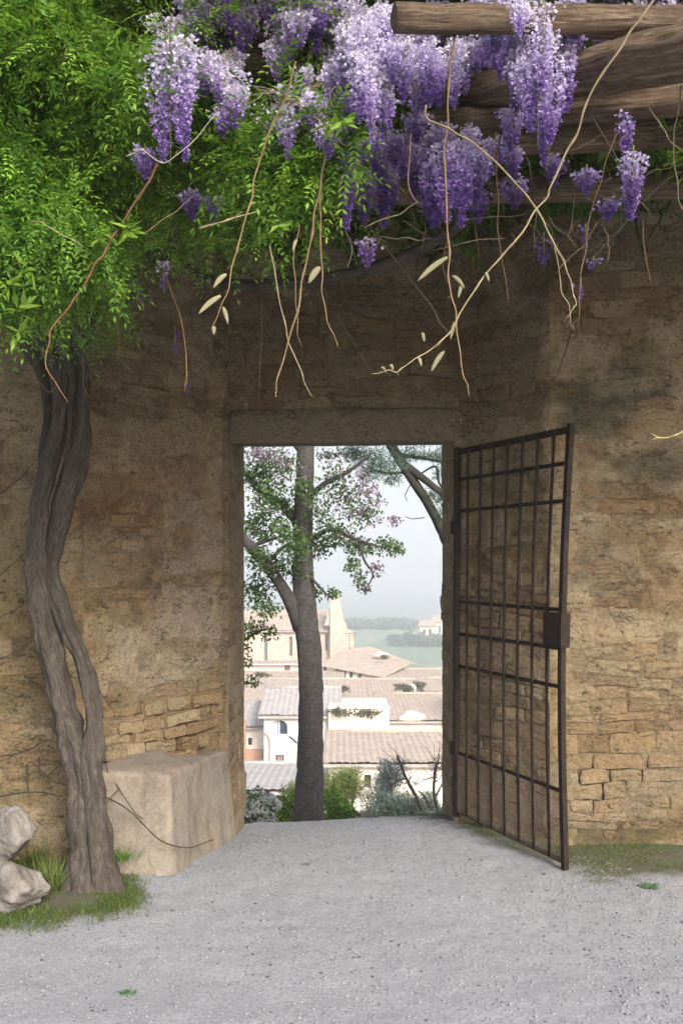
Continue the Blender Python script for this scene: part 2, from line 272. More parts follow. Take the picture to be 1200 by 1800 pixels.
class Face:
    def __init__(s, A, B, z0, z1, seed):
        s.A = np.array(A, float); s.B = np.array(B, float); s.L = np.linalg.norm(s.B-s.A); s.t = (s.B-s.A)/s.L; s.n = np.array((s.t[1], -s.t[0])); s.z0 = z0; s.z1 = z1; s.seed = seed
    def und(s, u, z):
        e = np.clip(np.minimum(u, s.L-u)/.06, 0, 1); return e*(.030*(fbm(u*2.2, z*2.2, s.seed, 3)-.5)*2)
    def at(s, u, z, h):
        h = h+s.und(u, z); return np.stack([s.A[0]+s.t[0]*u+s.n[0]*h, s.A[1]+s.t[1]*u+s.n[1]*h, z+0*u], -1)
    def m(s, u, z):
        px, py = proj(s.at(u, z, 0*u)); return expose(px, py)+.55*(fbm(u*4.5, z*6, s.seed+5, 4)-.5)*2+.06
    def skin(s, parent, res, zlim=None):
        us = np.linspace(0, s.L, max(2, int(s.L/res)+1)); zs = np.linspace(s.z0, s.z1, max(2, int((s.z1-s.z0)/res)+1)); U, Zz, Fc = grid(us, zs)
        m = s.m(U, Zz); ex = sst(.24, .33, m); e = np.clip(np.minimum(U, s.L-U)/.03, 0, 1)
        px, py = proj(s.at(U, Zz, 0*U)); deep = np.exp(-(((px-1080)/110)**2+((py-1370)/80)**2)**2)+np.exp(-(((px-330)/130)**2+((py-1270)/50)**2)**2)+.6*np.exp(-(((px-640)/220)**2+((py-620)/90)**2)**2)
        H = e*((1-ex)*(.005+.012*(fbm(U*11, Zz*11, s.seed+8, 4)-.5)*2)-ex*(.011*fbm(U*19, Zz*19, s.seed+9, 4)**1.0-.001+.020*deep*sst(.42, .55, fbm(U*4, Zz*4, s.seed+33))))
        cr = abs(fbm(U*3.1, Zz*4.2, s.seed+21, 4)-.5); H = H-e*.014*sst(.008, .002, cr)*sst(.45, .6, fbm(U*1.6, Zz*1.6, s.seed+22))
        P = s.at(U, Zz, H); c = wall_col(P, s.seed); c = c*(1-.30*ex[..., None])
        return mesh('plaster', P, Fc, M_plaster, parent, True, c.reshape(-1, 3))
    def stones(s, parent, u0, u1, z0, z1, ch=(.065, .13), ln=(.14, .42), thr=.2, coff=0, tilt=0, dark=1):
        s.dark = dark
        rnd = random.Random(s.seed); z = z0; k = 0
        wav = lambda u, zz: .016*math.sin(u*3.1+zz*5+s.seed)+.008*math.sin(u*9+zz*13)+tilt*u
        while z < z1:
            h = rnd.uniform(*ch)*rnd.choice((.75, 1, 1, 1.2)); u = u0-rnd.random()*.2
            while u < u1:
                w = rnd.uniform(*ln); hh = h
                a, b = max(u, u0)+.004, min(u+w, u1)-.004
                if b-a > .05:
                    uc, zc = (a+b)/2, z+h/2
                    if float(s.m(np.array([uc]), np.array([zc]))[0]) > thr+rnd.uniform(-.12, .12):
                        
                        if h > .095 and rnd.random() < .22: zm = z+h*rnd.uniform(.4, .6); s.one(parent, a, b, z, zm, wav, rnd); s.one(parent, a, b, zm, z+h, wav, rnd); k += 2
                        else: s.one(parent, a, b, z, z+hh, wav, rnd); k += 1
                u += w
            z += h
        return k
    def one(s, parent, a, b, z0, z1, wav, rnd, push=0):
        g_ = rnd.uniform(.0015, .0055); j = lambda q: rnd.uniform(-q, q); c = min(.03, (z1-z0)*.3)*rnd.uniform(.3, 1.3)
        us = np.linspace(a, b, 4); pts = []
        for i, u in enumerate(us): pts.append((u+(c*.35 if i == 0 else -c*.35 if i == 3 else 0)+j(.004), z0+g_+wav(u, z0)+j(.007)))
        pts.append((b+j(.004), (z0+z1)/2+wav(b, z0)))
        for i, u in enumerate(us[::-1]): pts.append((u+(-c*.35 if i == 0 else c*.35 if i == 3 else 0)+j(.004), z1-g_+wav(u, z1)+j(.007)))
        pts.append((a+j(.004), (z0+z1)/2+wav(a, z0)))
        p = np.array(pts); cen = p.mean(0); top = rnd.uniform(-.008, .004)+push; n = len(p); V = []; tl = (j(.05), j(.05))
        def ring(f, h, hw=0):
            q = cen+(p-cen)*f; dh = (q[:, 0]-cen[0])*tl[0]+(q[:, 1]-cen[1])*tl[1]
            return s.at(q[:, 0], q[:, 1], h+dh*hw+np.array([j(.002)*hw for _ in q]))
        sh = 1-.004/((z1-z0)*.5); V = np.vstack([ring(1.0, -.075), ring(1.0, top-.004, .5), ring(sh, top-.0005, 1), ring(sh*.45, top+.001, 1), s.at(cen[0:1], cen[1:2], np.array([top+j(.003)]))])
        Fc = [(r*n+i, r*n+(i+1) % n, (r+1)*n+(i+1) % n, (r+1)*n+i) for r in range(3) for i in range(n)]+[(3*n+i, 3*n+(i+1) % n, 4*n) for i in range(n)]
        o = mesh('stone', V, Fc, M_stone, parent, False)
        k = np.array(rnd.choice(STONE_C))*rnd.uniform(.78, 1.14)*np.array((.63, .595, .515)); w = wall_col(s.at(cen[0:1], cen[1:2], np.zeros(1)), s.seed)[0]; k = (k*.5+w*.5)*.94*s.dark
        o.color = (*[float(q) for q in k], 1); return o
lw = tag(empty('stone_wall', (-1.4, 5.3, 0)), 'splayed stone wall with peeling plaster behind the twisted vine trunk', 'wall', kind='thing')
rw = tag(empty('stone_wall', (1.4, 5.5, 0)), 'tan rubble wall behind and beside the open iron gate', 'wall', kind='thing')
hw = tag(empty('gateway_head', (0, 6.1, 2.3)), 'dark rubble masonry above the doorway carried on a long stone lintel', 'wall', kind='thing')
LF = Face((-2.35, 5.12), (-1.38, 5.18), -.1, 3.95, 101); LS = Face((-1.38, 5.18), (-.70, 6.0), -.3, 3.95, 202); LR = Face((-.70, 6.0), (-.676, 6.72), -.45, 2.45, 303)
RR = Face((.70, 6.72), (.70, 6.04), -.45, 2.45, 404); RS = Face((.70, 6.04), (1.17, 5.44), -.3, 3.95, 505); RF = Face((1.17, 5.44), (2.45, 5.40), -.1, 3.95, 606)
HT = Face((-.72, 6.02), (.73, 6.02), 2.46, 3.95, 707)
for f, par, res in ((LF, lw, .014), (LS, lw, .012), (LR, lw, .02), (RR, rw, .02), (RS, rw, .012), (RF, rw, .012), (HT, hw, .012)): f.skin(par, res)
for (A, B, par, sd_) in (((-4.6, 5.05), (-2.35, 5.12), lw, 111), ((2.45, 5.40), (4.6, 5.35), rw, 616)): Face(A, B, -.1, 3.95, sd_).skin(par, .04)
n1 = LF.stones(lw, 0, LF.L, .1, 3.5, (.06, .12), (.16, .42)); n1 += LS.stones(lw, .01, LS.L-.03, .42, 3.7, (.05, .10), (.13, .34), .22); n1 += LR.stones(lw, .02, LR.L-.02, -.3, 2.3, (.08, .14), (.3, .65), .1)
n2 = RR.stones(rw, .02, RR.L-.02, -.2, 2.3, (.07, .12), (.3, .65), .1); n2 += RS.stones(rw, .02, RS.L-.012, -.05, 3.7, (.06, .12), (.16, .40), .18); n2 += RF.stones(rw, .012, 1.1, .02, 3.7, (.05, .10), (.12, .34), .20)
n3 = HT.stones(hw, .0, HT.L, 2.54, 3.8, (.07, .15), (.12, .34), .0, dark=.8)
rb = random.Random(5); LS.dark = 1.12; zz = .405
for row, (u_0, u_1, push) in enumerate(((.16, .74, .075), (.10, .86, .055), (.30, .95, .045), (.02, .80, .03), (.40, .98, .025))):
    hh_ = rb.uniform(.06, .085); u = u_0
    while u < u_1-.06: w_ = rb.uniform(.12, .30); LS.one(lw, u+.004, min(u+w_, u_1)-.004, zz, zz+hh_, lambda q, z_: -.03*(q-.5)*0+.012*math.sin(q*5+row), rb, push+rb.uniform(-.02, .015)); n1 += 1; u += w_
    zz += hh_
print('stones', n1, n2, n3)
def prism(name, plan, z0, z1, mat, parent):
    n = len(plan); V = [(x, y, z0) for x, y in plan]+[(x, y, z1) for x, y in plan]
    return mesh(name, V, [tuple(range(n))[::-1], tuple(range(n, 2*n))]+[(i, (i+1) % n, n+(i+1) % n, n+i) for i in range(n)], mat, parent)
M_core = mat_simple('wall_core', (.25, .19, .12), (.36, .28, .18), 6)
prism('core', [(-4.6, 5.15), (-2.35, 5.22), (-1.42, 5.28), (-.80, 6.04), (-.78, 6.70), (-4.6, 6.70)], -.6, 3.94, M_core, lw)
prism('core', [(.79, 6.70), (.79, 6.10), (1.21, 5.54), (2.45, 5.50), (4.6, 5.45), (4.6, 6.70)], -.6, 3.94, M_core, rw)
prism('core', [(-.79, 6.12), (.80, 6.12), (.80, 6.69), (-.79, 6.69)], 2.53, 3.94, M_core, hw)
# lintel: one long worn block with rounded shoulders
def lintel():
    nx, pts = 60, []
    prof = [(6.72, 2.375), (6.30, 2.34), (6.02, 2.312), (6.003, 2.322), (5.998, 2.36), (5.998, 2.45), (6.001, 2.512), (6.015, 2.525), (6.25, 2.53)]
    V = []
    for i in range(nx+1):
        x = -.72+1.50*i/nx; e = min(i, nx-i)/3.0; r = .03*(1-min(1, e))**2
        for k, (y, z) in enumerate(prof):
            d = .010*(float(fbm(x*9, z*9+y*5, 77, 4))-.5)*2
            V.append((x, y+(r if k > 1 else 0)+d, z-(r*.9 if k > 5 else 0)+d*.5+.006*math.sin(x*2.3)))
    k = len(prof)
    return mesh('lintel', V, [(i*k+j, (i+1)*k+j, (i+1)*k+j+1, i*k+j+1) for i in range(nx) for j in range(k-1)]+[tuple(range(k)), tuple(nx*k+i for i in range(k))[::-1]], M_stone, hw, True)
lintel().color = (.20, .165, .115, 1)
# plinth bench against the splayed wall
def bench():
    fr = np.array([(-1.62, 4.98), (-.865, 4.88)]); n = 150; path = []
    for t in np.linspace(0, 1, 30)[:-1]: path.append((-1.30, 5.36-.43*t))
    for t in np.linspace(0, 1, 50): path.append((-1.295+.41*t, 4.93-.04*t))
    for t in np.linspace(0, math.pi/2, 10)[1:-1]: path.append((-.885+.03*math.sin(t), 4.89+.03*(1-math.cos(t))))
    for t in np.linspace(0, 1, 100): path.append((-.855+.158*t, 4.92+1.12*t))
    path = np.array(path); T = np.gradient(path, axis=0); T /= np.linalg.norm(T, axis=1)[:, None]; N = np.stack([T[:, 1], -T[:, 0]], 1); m = len(path); cum = np.concatenate([[0], np.cumsum(np.linalg.norm(np.diff(path, axis=0), axis=1))])
    V = []; q = np.linspace(0, 1, 46); rows = 0
    ztop = .50-.10*np.clip((path[:, 1]-4.92)/1.1, 0, 1)
    for v in q:                                     # battered face
        z = -.32+(ztop+.32)*v; flare = .07*(1-v)**2.2; rnd = -.005*np.clip((v-.97)/.03, 0, 1)**2; d = .010*(fbm(cum*3, z*3, 801, 4)-.5)*2+.004*(fbm(cum*16, z*16, 805, 3)-.5)*2
        h = flare+rnd+d; V.append(np.stack([path[:, 0]+N[:, 0]*h, path[:, 1]+N[:, 1]*h, z+0*h], 1)); rows += 1
    last = V[-1]; cpt = np.array((-1.10, 5.75))
    for k in range(1, 16):                          # worn top running back to the wall
        a = k/15; x = last[:, 0]*(1-a)+cpt[0]*a; y = last[:, 1]*(1-a)+cpt[1]*a
        V.append(np.stack([x, y, ztop+.004*min(1, k/2)+.008*(fbm(x*5, y*5, 811, 4)-.5)*2+.004], 1)); rows += 1
    V = np.vstack(V); k = np.arange(rows*m).reshape(rows, m); Fc = np.stack([k[:-1, :-1], k[:-1, 1:], k[1:, 1:], k[1:, :-1]], -1).reshape(-1, 4)
    nn = fbm(V[:, 0]*3+V[:, 1]*2, V[:, 2]*3, 815, 4)[:, None]; c = np.array((.47, .41, .34))*(.85+.3*nn); up = sst(.36, .50, V[:, 2])[:, None]
    c = c*(1-.6*up)+np.array((.42, .34, .28))*.6*up; e = sst(.64, .72, nn); c = c*(1-e*.5)+np.array((.46, .28, .18))*e*.5
    o = mesh('plinth', V, Fc, M_smooth, None, True, c*np.array((.60, .60, .58))); return tag(o, 'low plastered plinth bench between vine trunk and doorway', 'plinth')
bench()
# ------------------------------------------------------------------ iron gate, swung open towards us
def gate():
    TL, BL, BR, TR = pt(801, 787, 5.99), pt(799, 1434, 5.99), pt(996, 1530, 4.94), pt(1006, 744, 4.94)
    q = lambda u, v: (TL*(1-v)+BL*v)*(1-u)+(TR*(1-v)+BR*v)*u-np.array((.032*u*math.sin(math.pi*min(1, max(0, v))), 0, 0))
    nrm = np.cross(TR-TL, BL-TL); nrm /= np.linalg.norm(nrm); par = tag(empty('iron_gate', tuple(BL)), 'rusty barred iron gate standing open at the right jamb', 'gate')
    W_ = np.linalg.norm(TR-TL)
    def vb(u, v0, v1, w, d, name):
        n = 7; m = MB()
        for i in range(n): a, b = q(u, v0+(v1-v0)*i/n), q(u, v0+(v1-v0)*(i+1)/n); m.bar(a, b, w, d, nrm) if False else m.bar(a, b, d, w, nrm)
        return m.build(name, M_iron, par)
    vb(0.012, 0, 1, .032, .03, 'hinge_stile'); vb(.985, 0, 1, .029, .03, 'lock_stile')
    for u in (.125, .25, .372, .495, .62, .745, .868): vb(u, .012, .985, .012, .012, 'bar')
    hz = [(.012, .036), (.087, .021), (.172, .021), (.418, .021), (.505, .021), (.592, .021), (.828, .021), (.985, .026)]
    for v, w in hz:
        m = MB()
        for i in range(6): m.bar(q(.012+.97*i/6, v)+nrm*.004, q(.012+.97*(i+1)/6, v)+nrm*.004, .012, w, (0, 0, 1)) if False else m.bar(q(.012+.97*i/6, v)+nrm*.012, q(.012+.97*(i+1)/6, v)+nrm*.012, .010, w, (0, 0, 1))
        m.build('rail', M_iron, par)
    a, b, c, d = q(.87, .425), q(1.012, .425), q(1.012, .502), q(.87, .502); m = MB()
    V = [p+nrm*s for s in (-.028, .028) for p in (a, b, c, d)]; m.add(V, [(0,1,2,3),(7,6,5,4),(0,4,5,1),(1,5,6,2),(2,6,7,3),(3,7,4,0)]); lk = m.build('lock_box', M_iron, par)
    for k in (.2, .8): MB().tube([q(-.02, k), q(-.02, k+.035)], .022, 10).build('hinge', M_iron, par, True)
    m = MB()                                        # fine wire screen across the foot of the gate
    for i in range(74): u = .02+.955*i/73; m.bar(q(u, .83), q(u, .985), .0022, .0022, nrm)
    for i in range(26): v = .835+.15*i/25; m.bar(q(.015, v), q(.98, v), .0022, .0022, nrm)
    sc = m.build('wire_screen', M_wire, par); tag(sc, kind='stuff')
M_wire = mat_simple('dusty_wire', (.16, .12, .09), (.28, .22, .17), 20, .9, .001)
gate()
# ------------------------------------------------------------------ pergola logs
def log(label, a, b, r0, r1, mat=M_log, bow=0, seed=0, group='pergola logs'):
    ext = 1.5 if b[0] > 1200 else 1; a = pt(*a); b = pt(*b); b = a+(b-a)*ext; n = 26; t = np.linspace(0, 1, n)[:, None]; P = a*(1-t)+b*t; P[:, 2] += bow*np.sin(np.pi*t[:, 0]); rr = np.random.default_rng(seed)
    P += np.stack([np.zeros(n), .02*(fbm(t[:, 0]*4, 0*t[:, 0], seed)-.5), .03*(fbm(t[:, 0]*4, 0*t[:, 0]+9, seed)-.5)], 1)
    R = np.linspace(r0, r1, n)*(1+.12*(fbm(t[:, 0]*9, 0*t[:, 0], seed+3)-.5)); R[0] *= .93; R[-1] *= .93
    o = MB().tube(P, R, 30, .05, 2, .20, seed).build('pergola_log', mat, None, False, uv=True)
    bpy.context.view_layer.objects.active = o
    me = o.data; me.polygons.foreach_set('use_smooth', [len(p.vertices) == 4 for p in me.polygons])
    return tag(o, label, 'log', group)
log('short sawn log with its cut end showing among the pale blossoms', (692, 38, 2.75), (1260, 36, 2.95), .040, .036, seed=1)
log('thickest sunlit log slanting up to the top right corner', (800, 172, 3.55), (1330, 62, 2.45), .068, .074, seed=2)
log('smooth log directly beneath the thickest slanting log', (745, 222, 3.5), (1330, 158, 2.9), .050, .040, seed=3)
log('thin log at the top right edge above the slanting log', (1010, 46, 3.25), (1330, 40, 3.15), .042, .05, seed=4)
log('shaded log crossing behind the hanging purple blossoms at mid height', (590, 268, 3.95), (1340, 228, 3.8), .052, .055, seed=5)
log('dark log just under the wisteria, nearest above the doorway wall', (610, 345, 4.5), (1340, 318, 4.4), .06, .06, seed=6)
log('dark crossing log touching the top of the wall', (-300, 330, 4.9), (1500, 300, 4.9), .07, .07, seed=7)
log('leftmost log buried in the green foliage', (-300, 90, 3.3), (620, 110, 3.4), .05, .05, seed=8)
# ------------------------------------------------------------------ leaf and flower builders
def kites(name, P, D, N, L, W, col, mat, parent, fold=.18):
    P = np.asarray(P); n = len(P); D = D/np.linalg.norm(D, axis=1)[:, None]; Sd = np.cross(D, N); Sd /= np.linalg.norm(Sd, axis=1)[:, None]+1e-9; N = np.cross(Sd, D)
    L = np.broadcast_to(L, (n,))[:, None]; W = np.broadcast_to(W, (n,))[:, None]
    V = np.stack([P, P+D*L*.45+Sd*W*.5+N*W*fold, P+D*L, P+D*L*.45-Sd*W*.5+N*W*fold], 1).reshape(-1, 3)
    b = np.arange(n)[:, None]*4; Fc = np.concatenate([b+np.array([[0, 1, 2]]), b+np.array([[0, 2, 3]])], 0)
    return mesh(name, V, Fc, mat, parent, False, np.repeat(col, 4, 0))
def rv(n, rng=RNG): v = rng.normal(size=(n, 3)); return v/np.linalg.norm(v, axis=1)[:, None]
def leafcol(n, a, b, rng=RNG, spread=.25):
    t = rng.random((n, 1)); c = np.array(a)*(1-t)+np.array(b)*t; return c*(1+spread*(rng.random((n, 1))-.5)*2)
def pinnate(B, Dr, Ln, k=5, rng=RNG, ll=.034, lw_=.011, ca=(.05, .10, .015), cb=(.16, .25, .03)):
    n = len(B); up = np.array((0, 0, 1.))+.6*rv(n, rng); Sd = np.cross(Dr, up); Sd /= np.linalg.norm(Sd, axis=1)[:, None]; Nn = np.cross(Sd, Dr); PP, DD, NN, CC, LL = [], [], [], [], []
    base = leafcol(n, ca, cb, rng)
    for i in range(k):
        t = .25+.75*i/k; p = B+Dr*(Ln*t)[:, None]-np.array((0, 0, 1.))*(.28*Ln*t*t)[:, None]
        for s in (-1, 1): PP.append(p); DD.append(Sd*s+Dr*.75+.25*rv(n, rng)-np.array((0, 0, .25))); NN.append(Nn+.4*rv(n, rng)); CC.append(base); LL.append(rng.uniform(.75, 1.2, n)*ll*(1-.25*abs(t-.55)))
    PP.append(B+Dr*Ln[:, None]-np.array((0, 0, 1.))*(.28*Ln)[:, None]); DD.append(Dr-np.array((0, 0, .4))); NN.append(Nn); CC.append(base); LL.append(np.full(n, ll*1.1))
    LL = np.concatenate(LL); return np.vstack(PP), np.vstack(DD), np.vstack(NN), LL, LL*lw_/ll, np.vstack(CC)
def ellipsoid(c, r, n, rng=RNG, shell=.35):
    d = rv(n, rng); q = rng.random(n)**shell; return np.asarray(c)+d*q[:, None]*np.asarray(r)
# ------------------------------------------------------------------ the wisteria: trunk, crown, blossoms, hanging stems
wis = tag(empty('wisteria', tuple(pt(160, 1555, 4.73))), 'old wisteria with braided grey trunk, purple blossom and green leaves over pergola', 'climbing plant')
def stem(name, L, R, n=18, fl=.10, tw=5, rough=.12, seed=1, k=8, mat=M_bark, parent=wis):
    P = pxline(L, k); tt = np.linspace(0, len(L), len(P)); R = interp_r(R, len(P))*(1+.26*(fbm(tt*1.3, 0*tt, seed+60, 3)-.5)*2); P = P+.018*np.stack([vn(tt*1.1, 0*tt, seed)-.5, 0*tt, 0*tt], 1); return MB().tube(P, R, n, fl, tw, rough, seed).build(name, mat, parent, True, uv=True)
q_ = lambda w, D=4.75: w*.84/2/F*D
stem('trunk', [(163,1590,4.70),(160,1545,4.72),(158,1480,4.74),(150,1410,4.75),(138,1350,4.76),(122,1290,4.76),(108,1230,4.77),(92,1160,4.78),(80,1090,4.80),(68,1020,4.82),(64,950,4.83),(74,880,4.84),(90,810,4.85),(104,740,4.86),(108,680,4.88),(92,620,4.88),(60,560,4.8),(20,500,4.5),(-40,420,4.2)],
     [q_(118), q_(96), q_(76), q_(72), q_(64), q_(56), q_(54), q_(52), q_(52), q_(50), q_(42), q_(40), q_(40), q_(38), q_(38), q_(40), q_(38), q_(34), q_(30)], 40, .13, 5, .26, 3, 9)
stem('trunk', [(176,1590,4.69),(174,1530,4.70),(171,1470,4.71),(167,1400,4.71),(160,1345,4.72),(164,1275,4.73),(160,1215,4.74),(138,1145,4.75),(114,1080,4.77),(90,1020,4.84),(96,955,4.90),(112,890,4.90),(130,830,4.88),(142,770,4.88),(144,700,4.90),(138,640,4.9),(150,570,4.8),(200,500,4.6),(300,440,4.4)],
     [q_(70), q_(60), q_(52), q_(48), q_(40), q_(36), q_(38), q_(32), q_(34), q_(34), q_(36), q_(38), q_(44), q_(42), q_(38), q_(40), q_(40), q_(34), q_(28)], 30, .13, -6, .24, 9, 8)
stem('trunk', [(84,940,4.9),(72,870,4.92),(72,800,4.93),(84,730,4.93),(74,660,4.92),(50,610,4.9),(20,560,4.8),(-30,520,4.6)], [q_(12), q_(15), q_(17), q_(20), q_(26), q_(30), q_(28), q_(22)], 20, .08, 3, .1, 11)
stem('trunk', [(110,860,4.86),(118,790,4.84),(124,720,4.84),(128,660,4.84),(110,615,4.82),(100,560,4.7),(120,480,4.5)], [q_(8), q_(11), q_(13), q_(16), q_(20), q_(20), q_(16)], 18, .08, 3, .1, 13)
for dx, sd_ in ((-38, 21), (-10, 22), (26, 23), (44, 24)):
    stem('root', [(160+dx*.35,1470,4.70),(160+dx*.75,1530,4.67),(160+dx*1.15,1580,4.62),(160+dx*1.5,1615,4.6)], [q_(26), q_(34), q_(30), q_(12)], 14, .1, 3, .15, sd_)
stem('limb', [(330,470,4.55),(400,500,4.5),(480,500,4.48),(560,492,4.46),(640,474,4.44),(720,448,4.4),(790,405,4.35),(860,350,4.2)], [q_(16, 4.5), q_(22, 4.5), q_(26, 4.5), q_(27, 4.5), q_(26, 4.5), q_(26, 4.5), q_(22, 4.5), q_(18, 4.5)], 16, .06, 4, .1, 31)
stem('limb', [(200,500,4.6),(330,400,4.2),(470,250,3.8),(620,160,3.6),(800,100,3.6),(1000,120,3.7),(1250,90,3.6)], [.03, .03, .028, .026, .024, .02, .016], 12, .06, 4, .1, 33)
stem('limb', [(20,500,4.5),(60,330,4.0),(160,180,3.6),(260,90,3.4),(420,60,3.3),(560,100,3.3)], [.03, .026, .024, .02, .016, .01], 12, .06, 4, .1, 35)
# fine creeping stems on the wall left of the trunk and over the plinth
for L, w in (([(0,1012,5.1),(25,990,5.1),(52,968,5.08)],4),([(0,1085,5.1),(30,1070,5.1),(60,1045,5.08)],3),([(0,1160,5.1),(40,1140,5.08),(66,1120,5.06)],3),([(0,1330,5.08),(40,1322,5.06),(85,1300,5.0)],5),([(0,1400,5.08),(60,1392,5.04),(112,1400,4.9)],5),([(50,1395,5.05),(52,1340,5.05),(90,1370,4.98),(118,1380,4.9)],5),([(70,1330,5.06),(75,1365,5.04),(110,1345,4.95)],4),([(0,870,5.1),(30,845,5.1),(62,815,5.07)],4),
           ([(168,1200,5.0),(190,1235,5.1),(205,1260,5.15),(215,1255,5.16)],3),([(186,1340,4.95),(196,1370,4.93),(212,1388,4.9),(240,1430,4.84),(250,1440,4.84)],4),([(178,1398,4.86),(205,1410,4.84),(245,1440,4.83),(285,1478,4.80),(330,1490,4.95),(375,1476,5.4)],5),([(212,1385,4.88),(186,1412,4.85)],4)):
    stem('creeping_stem', L, [w*.55/2/F*5, w*.4/2/F*5], 6, 0, 0, .1, 41, 6)
# crown: feathery green leaves
def crown():
    rng = np.random.default_rng(11); blobs = []
    for px, py, D, rx, ry, rz, n, lit in [(40,60,3.0,.45,.35,.30,330,1),(150,40,3.1,.45,.35,.28,330,1),(60,200,3.1,.40,.35,.28,330,1),(170,160,3.2,.35,.3,.28,300,1),(30,330,3.1,.32,.3,.25,300,1),(130,300,3.3,.36,.3,.25,320,.8),(220,330,3.5,.34,.3,.22,300,.6),(60,420,3.2,.30,.25,.16,280,1),(150,430,3.5,.30,.25,.18,260,.8),(20,510,3.3,.20,.2,.13,150,1),(110,520,3.8,.26,.2,.14,190,.6),(170,480,4.0,.16,.2,.13,90,.5),(240,400,3.9,.2,.2,.08,50,.6),(320,370,3.8,.2,.2,.07,50,.7),(400,360,3.6,.16,.2,.10,90,.9),(330,300,3.8,.26,.2,.14,110,.5),(430,240,3.6,.22,.2,.16,90,.5),(480,360,3.2,.12,.12,.13,110,1),(470,290,3.2,.14,.12,.12,110,1),(540,260,3.1,.12,.1,.1,100,1),(560,330,3.15,.07,.07,.1,50,1),(250,80,3.4,.35,.3,.25,240,.9),(360,120,3.7,.35,.3,.25,200,.6),(470,80,3.5,.3,.25,.22,220,.8),(560,60,3.4,.2,.2,.2,130,.9),(600,20,3.2,.2,.2,.15,70,1),(180,580,4.3,.10,.1,.12,36,.4),(390,440,4.0,.12,.1,.06,40,.6),(650,240,4.6,.4,.3,.2,200,.2),(850,230,4.7,.4,.3,.2,200,.2),(1050,220,4.7,.4,.3,.2,200,.2),(1230,210,4.6,.4,.3,.25,220,.2),(560,330,4.8,.3,.2,.15,120,.2),(1300,150,3.6,.3,.4,.4,260,.5),(-120,120,3.2,.4,.4,.4,320,.8),(-260,200,3.3,.4,.4,.45,320,.8),(-150,380,3.3,.35,.3,.25,240,.8),(1420,200,3.4,.4,.5,.5,300,.5),(1560,250,3.6,.5,.6,.6,300,.5)]:  # hidden clumps behind the logs and off-frame right added to block light
        c = pt(px, py, D); kk = max(6, int(n/22)); cs = ellipsoid(c, (rx*1.05, ry, rz*1.05), kk, rng, .5); B = cs[rng.integers(0, kk, int(n*1.65))]+rng.normal(0, 1, (int(n*1.65), 3))*np.array((.052, .042, .042)); blobs.append((B, lit))
    for i, (B, lit) in enumerate(blobs):
        n = len(B); Dr = rv(n, rng)+np.array((0, -.55, -.15)); Dr /= np.linalg.norm(Dr, axis=1)[:, None]; Ln = rng.uniform(.09, .19, n)
        yel = rng.random()*.5
        ks = rng.uniform(.66, 1.3); P, D, N, L, W_, c = pinnate(B, Dr, Ln*ks**.5, 6, rng, .025*ks, .0085*ks, np.array((.055, .135, .02)), np.array((.23+.19*yel, .45+.05*yel, .055)))
        kites('foliage', P, D, N, L, W_, c, M_leaf, wis)
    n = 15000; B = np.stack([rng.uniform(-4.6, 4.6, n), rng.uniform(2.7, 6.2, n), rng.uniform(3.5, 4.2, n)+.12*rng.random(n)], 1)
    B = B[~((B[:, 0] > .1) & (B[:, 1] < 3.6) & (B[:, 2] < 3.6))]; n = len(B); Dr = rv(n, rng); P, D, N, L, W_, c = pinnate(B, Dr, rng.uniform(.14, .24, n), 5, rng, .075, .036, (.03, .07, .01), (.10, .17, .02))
    kites('foliage', P, D, N, L, W_, c, M_leafd, wis)  # canopy roof leaves made large, dense and opaque to shade the wall
    for (px, py, D, n, s) in [(30,585,3.0,11,.05),(225,405,2.95,14,.045),(180,415,3.0,10,.04),(490,400,3.0,12,.04),(600,215,2.85,10,.042),(575,225,2.9,8,.04),(15,500,2.9,10,.05),(35,545,2.95,9,.05),(570,355,3.0,5,.03),(50,470,2.9,10,.045)]:
        B = np.repeat(pt(px, py, D)[None], n, 0); Dr = rv(n, rng)*np.array((1, .5, .7))+np.array((.25, -.25, -.25)); k = kites('leaf_spray', B+rv(n, rng)*.012, Dr, rv(n, rng)+np.array((0, -.7, .8)), rng.uniform(.8, 1.4, n)*s*1.15, s*.36, leafcol(n, (.12, .24, .02), (.24, .36, .05), rng), M_leaf, wis)
crown()
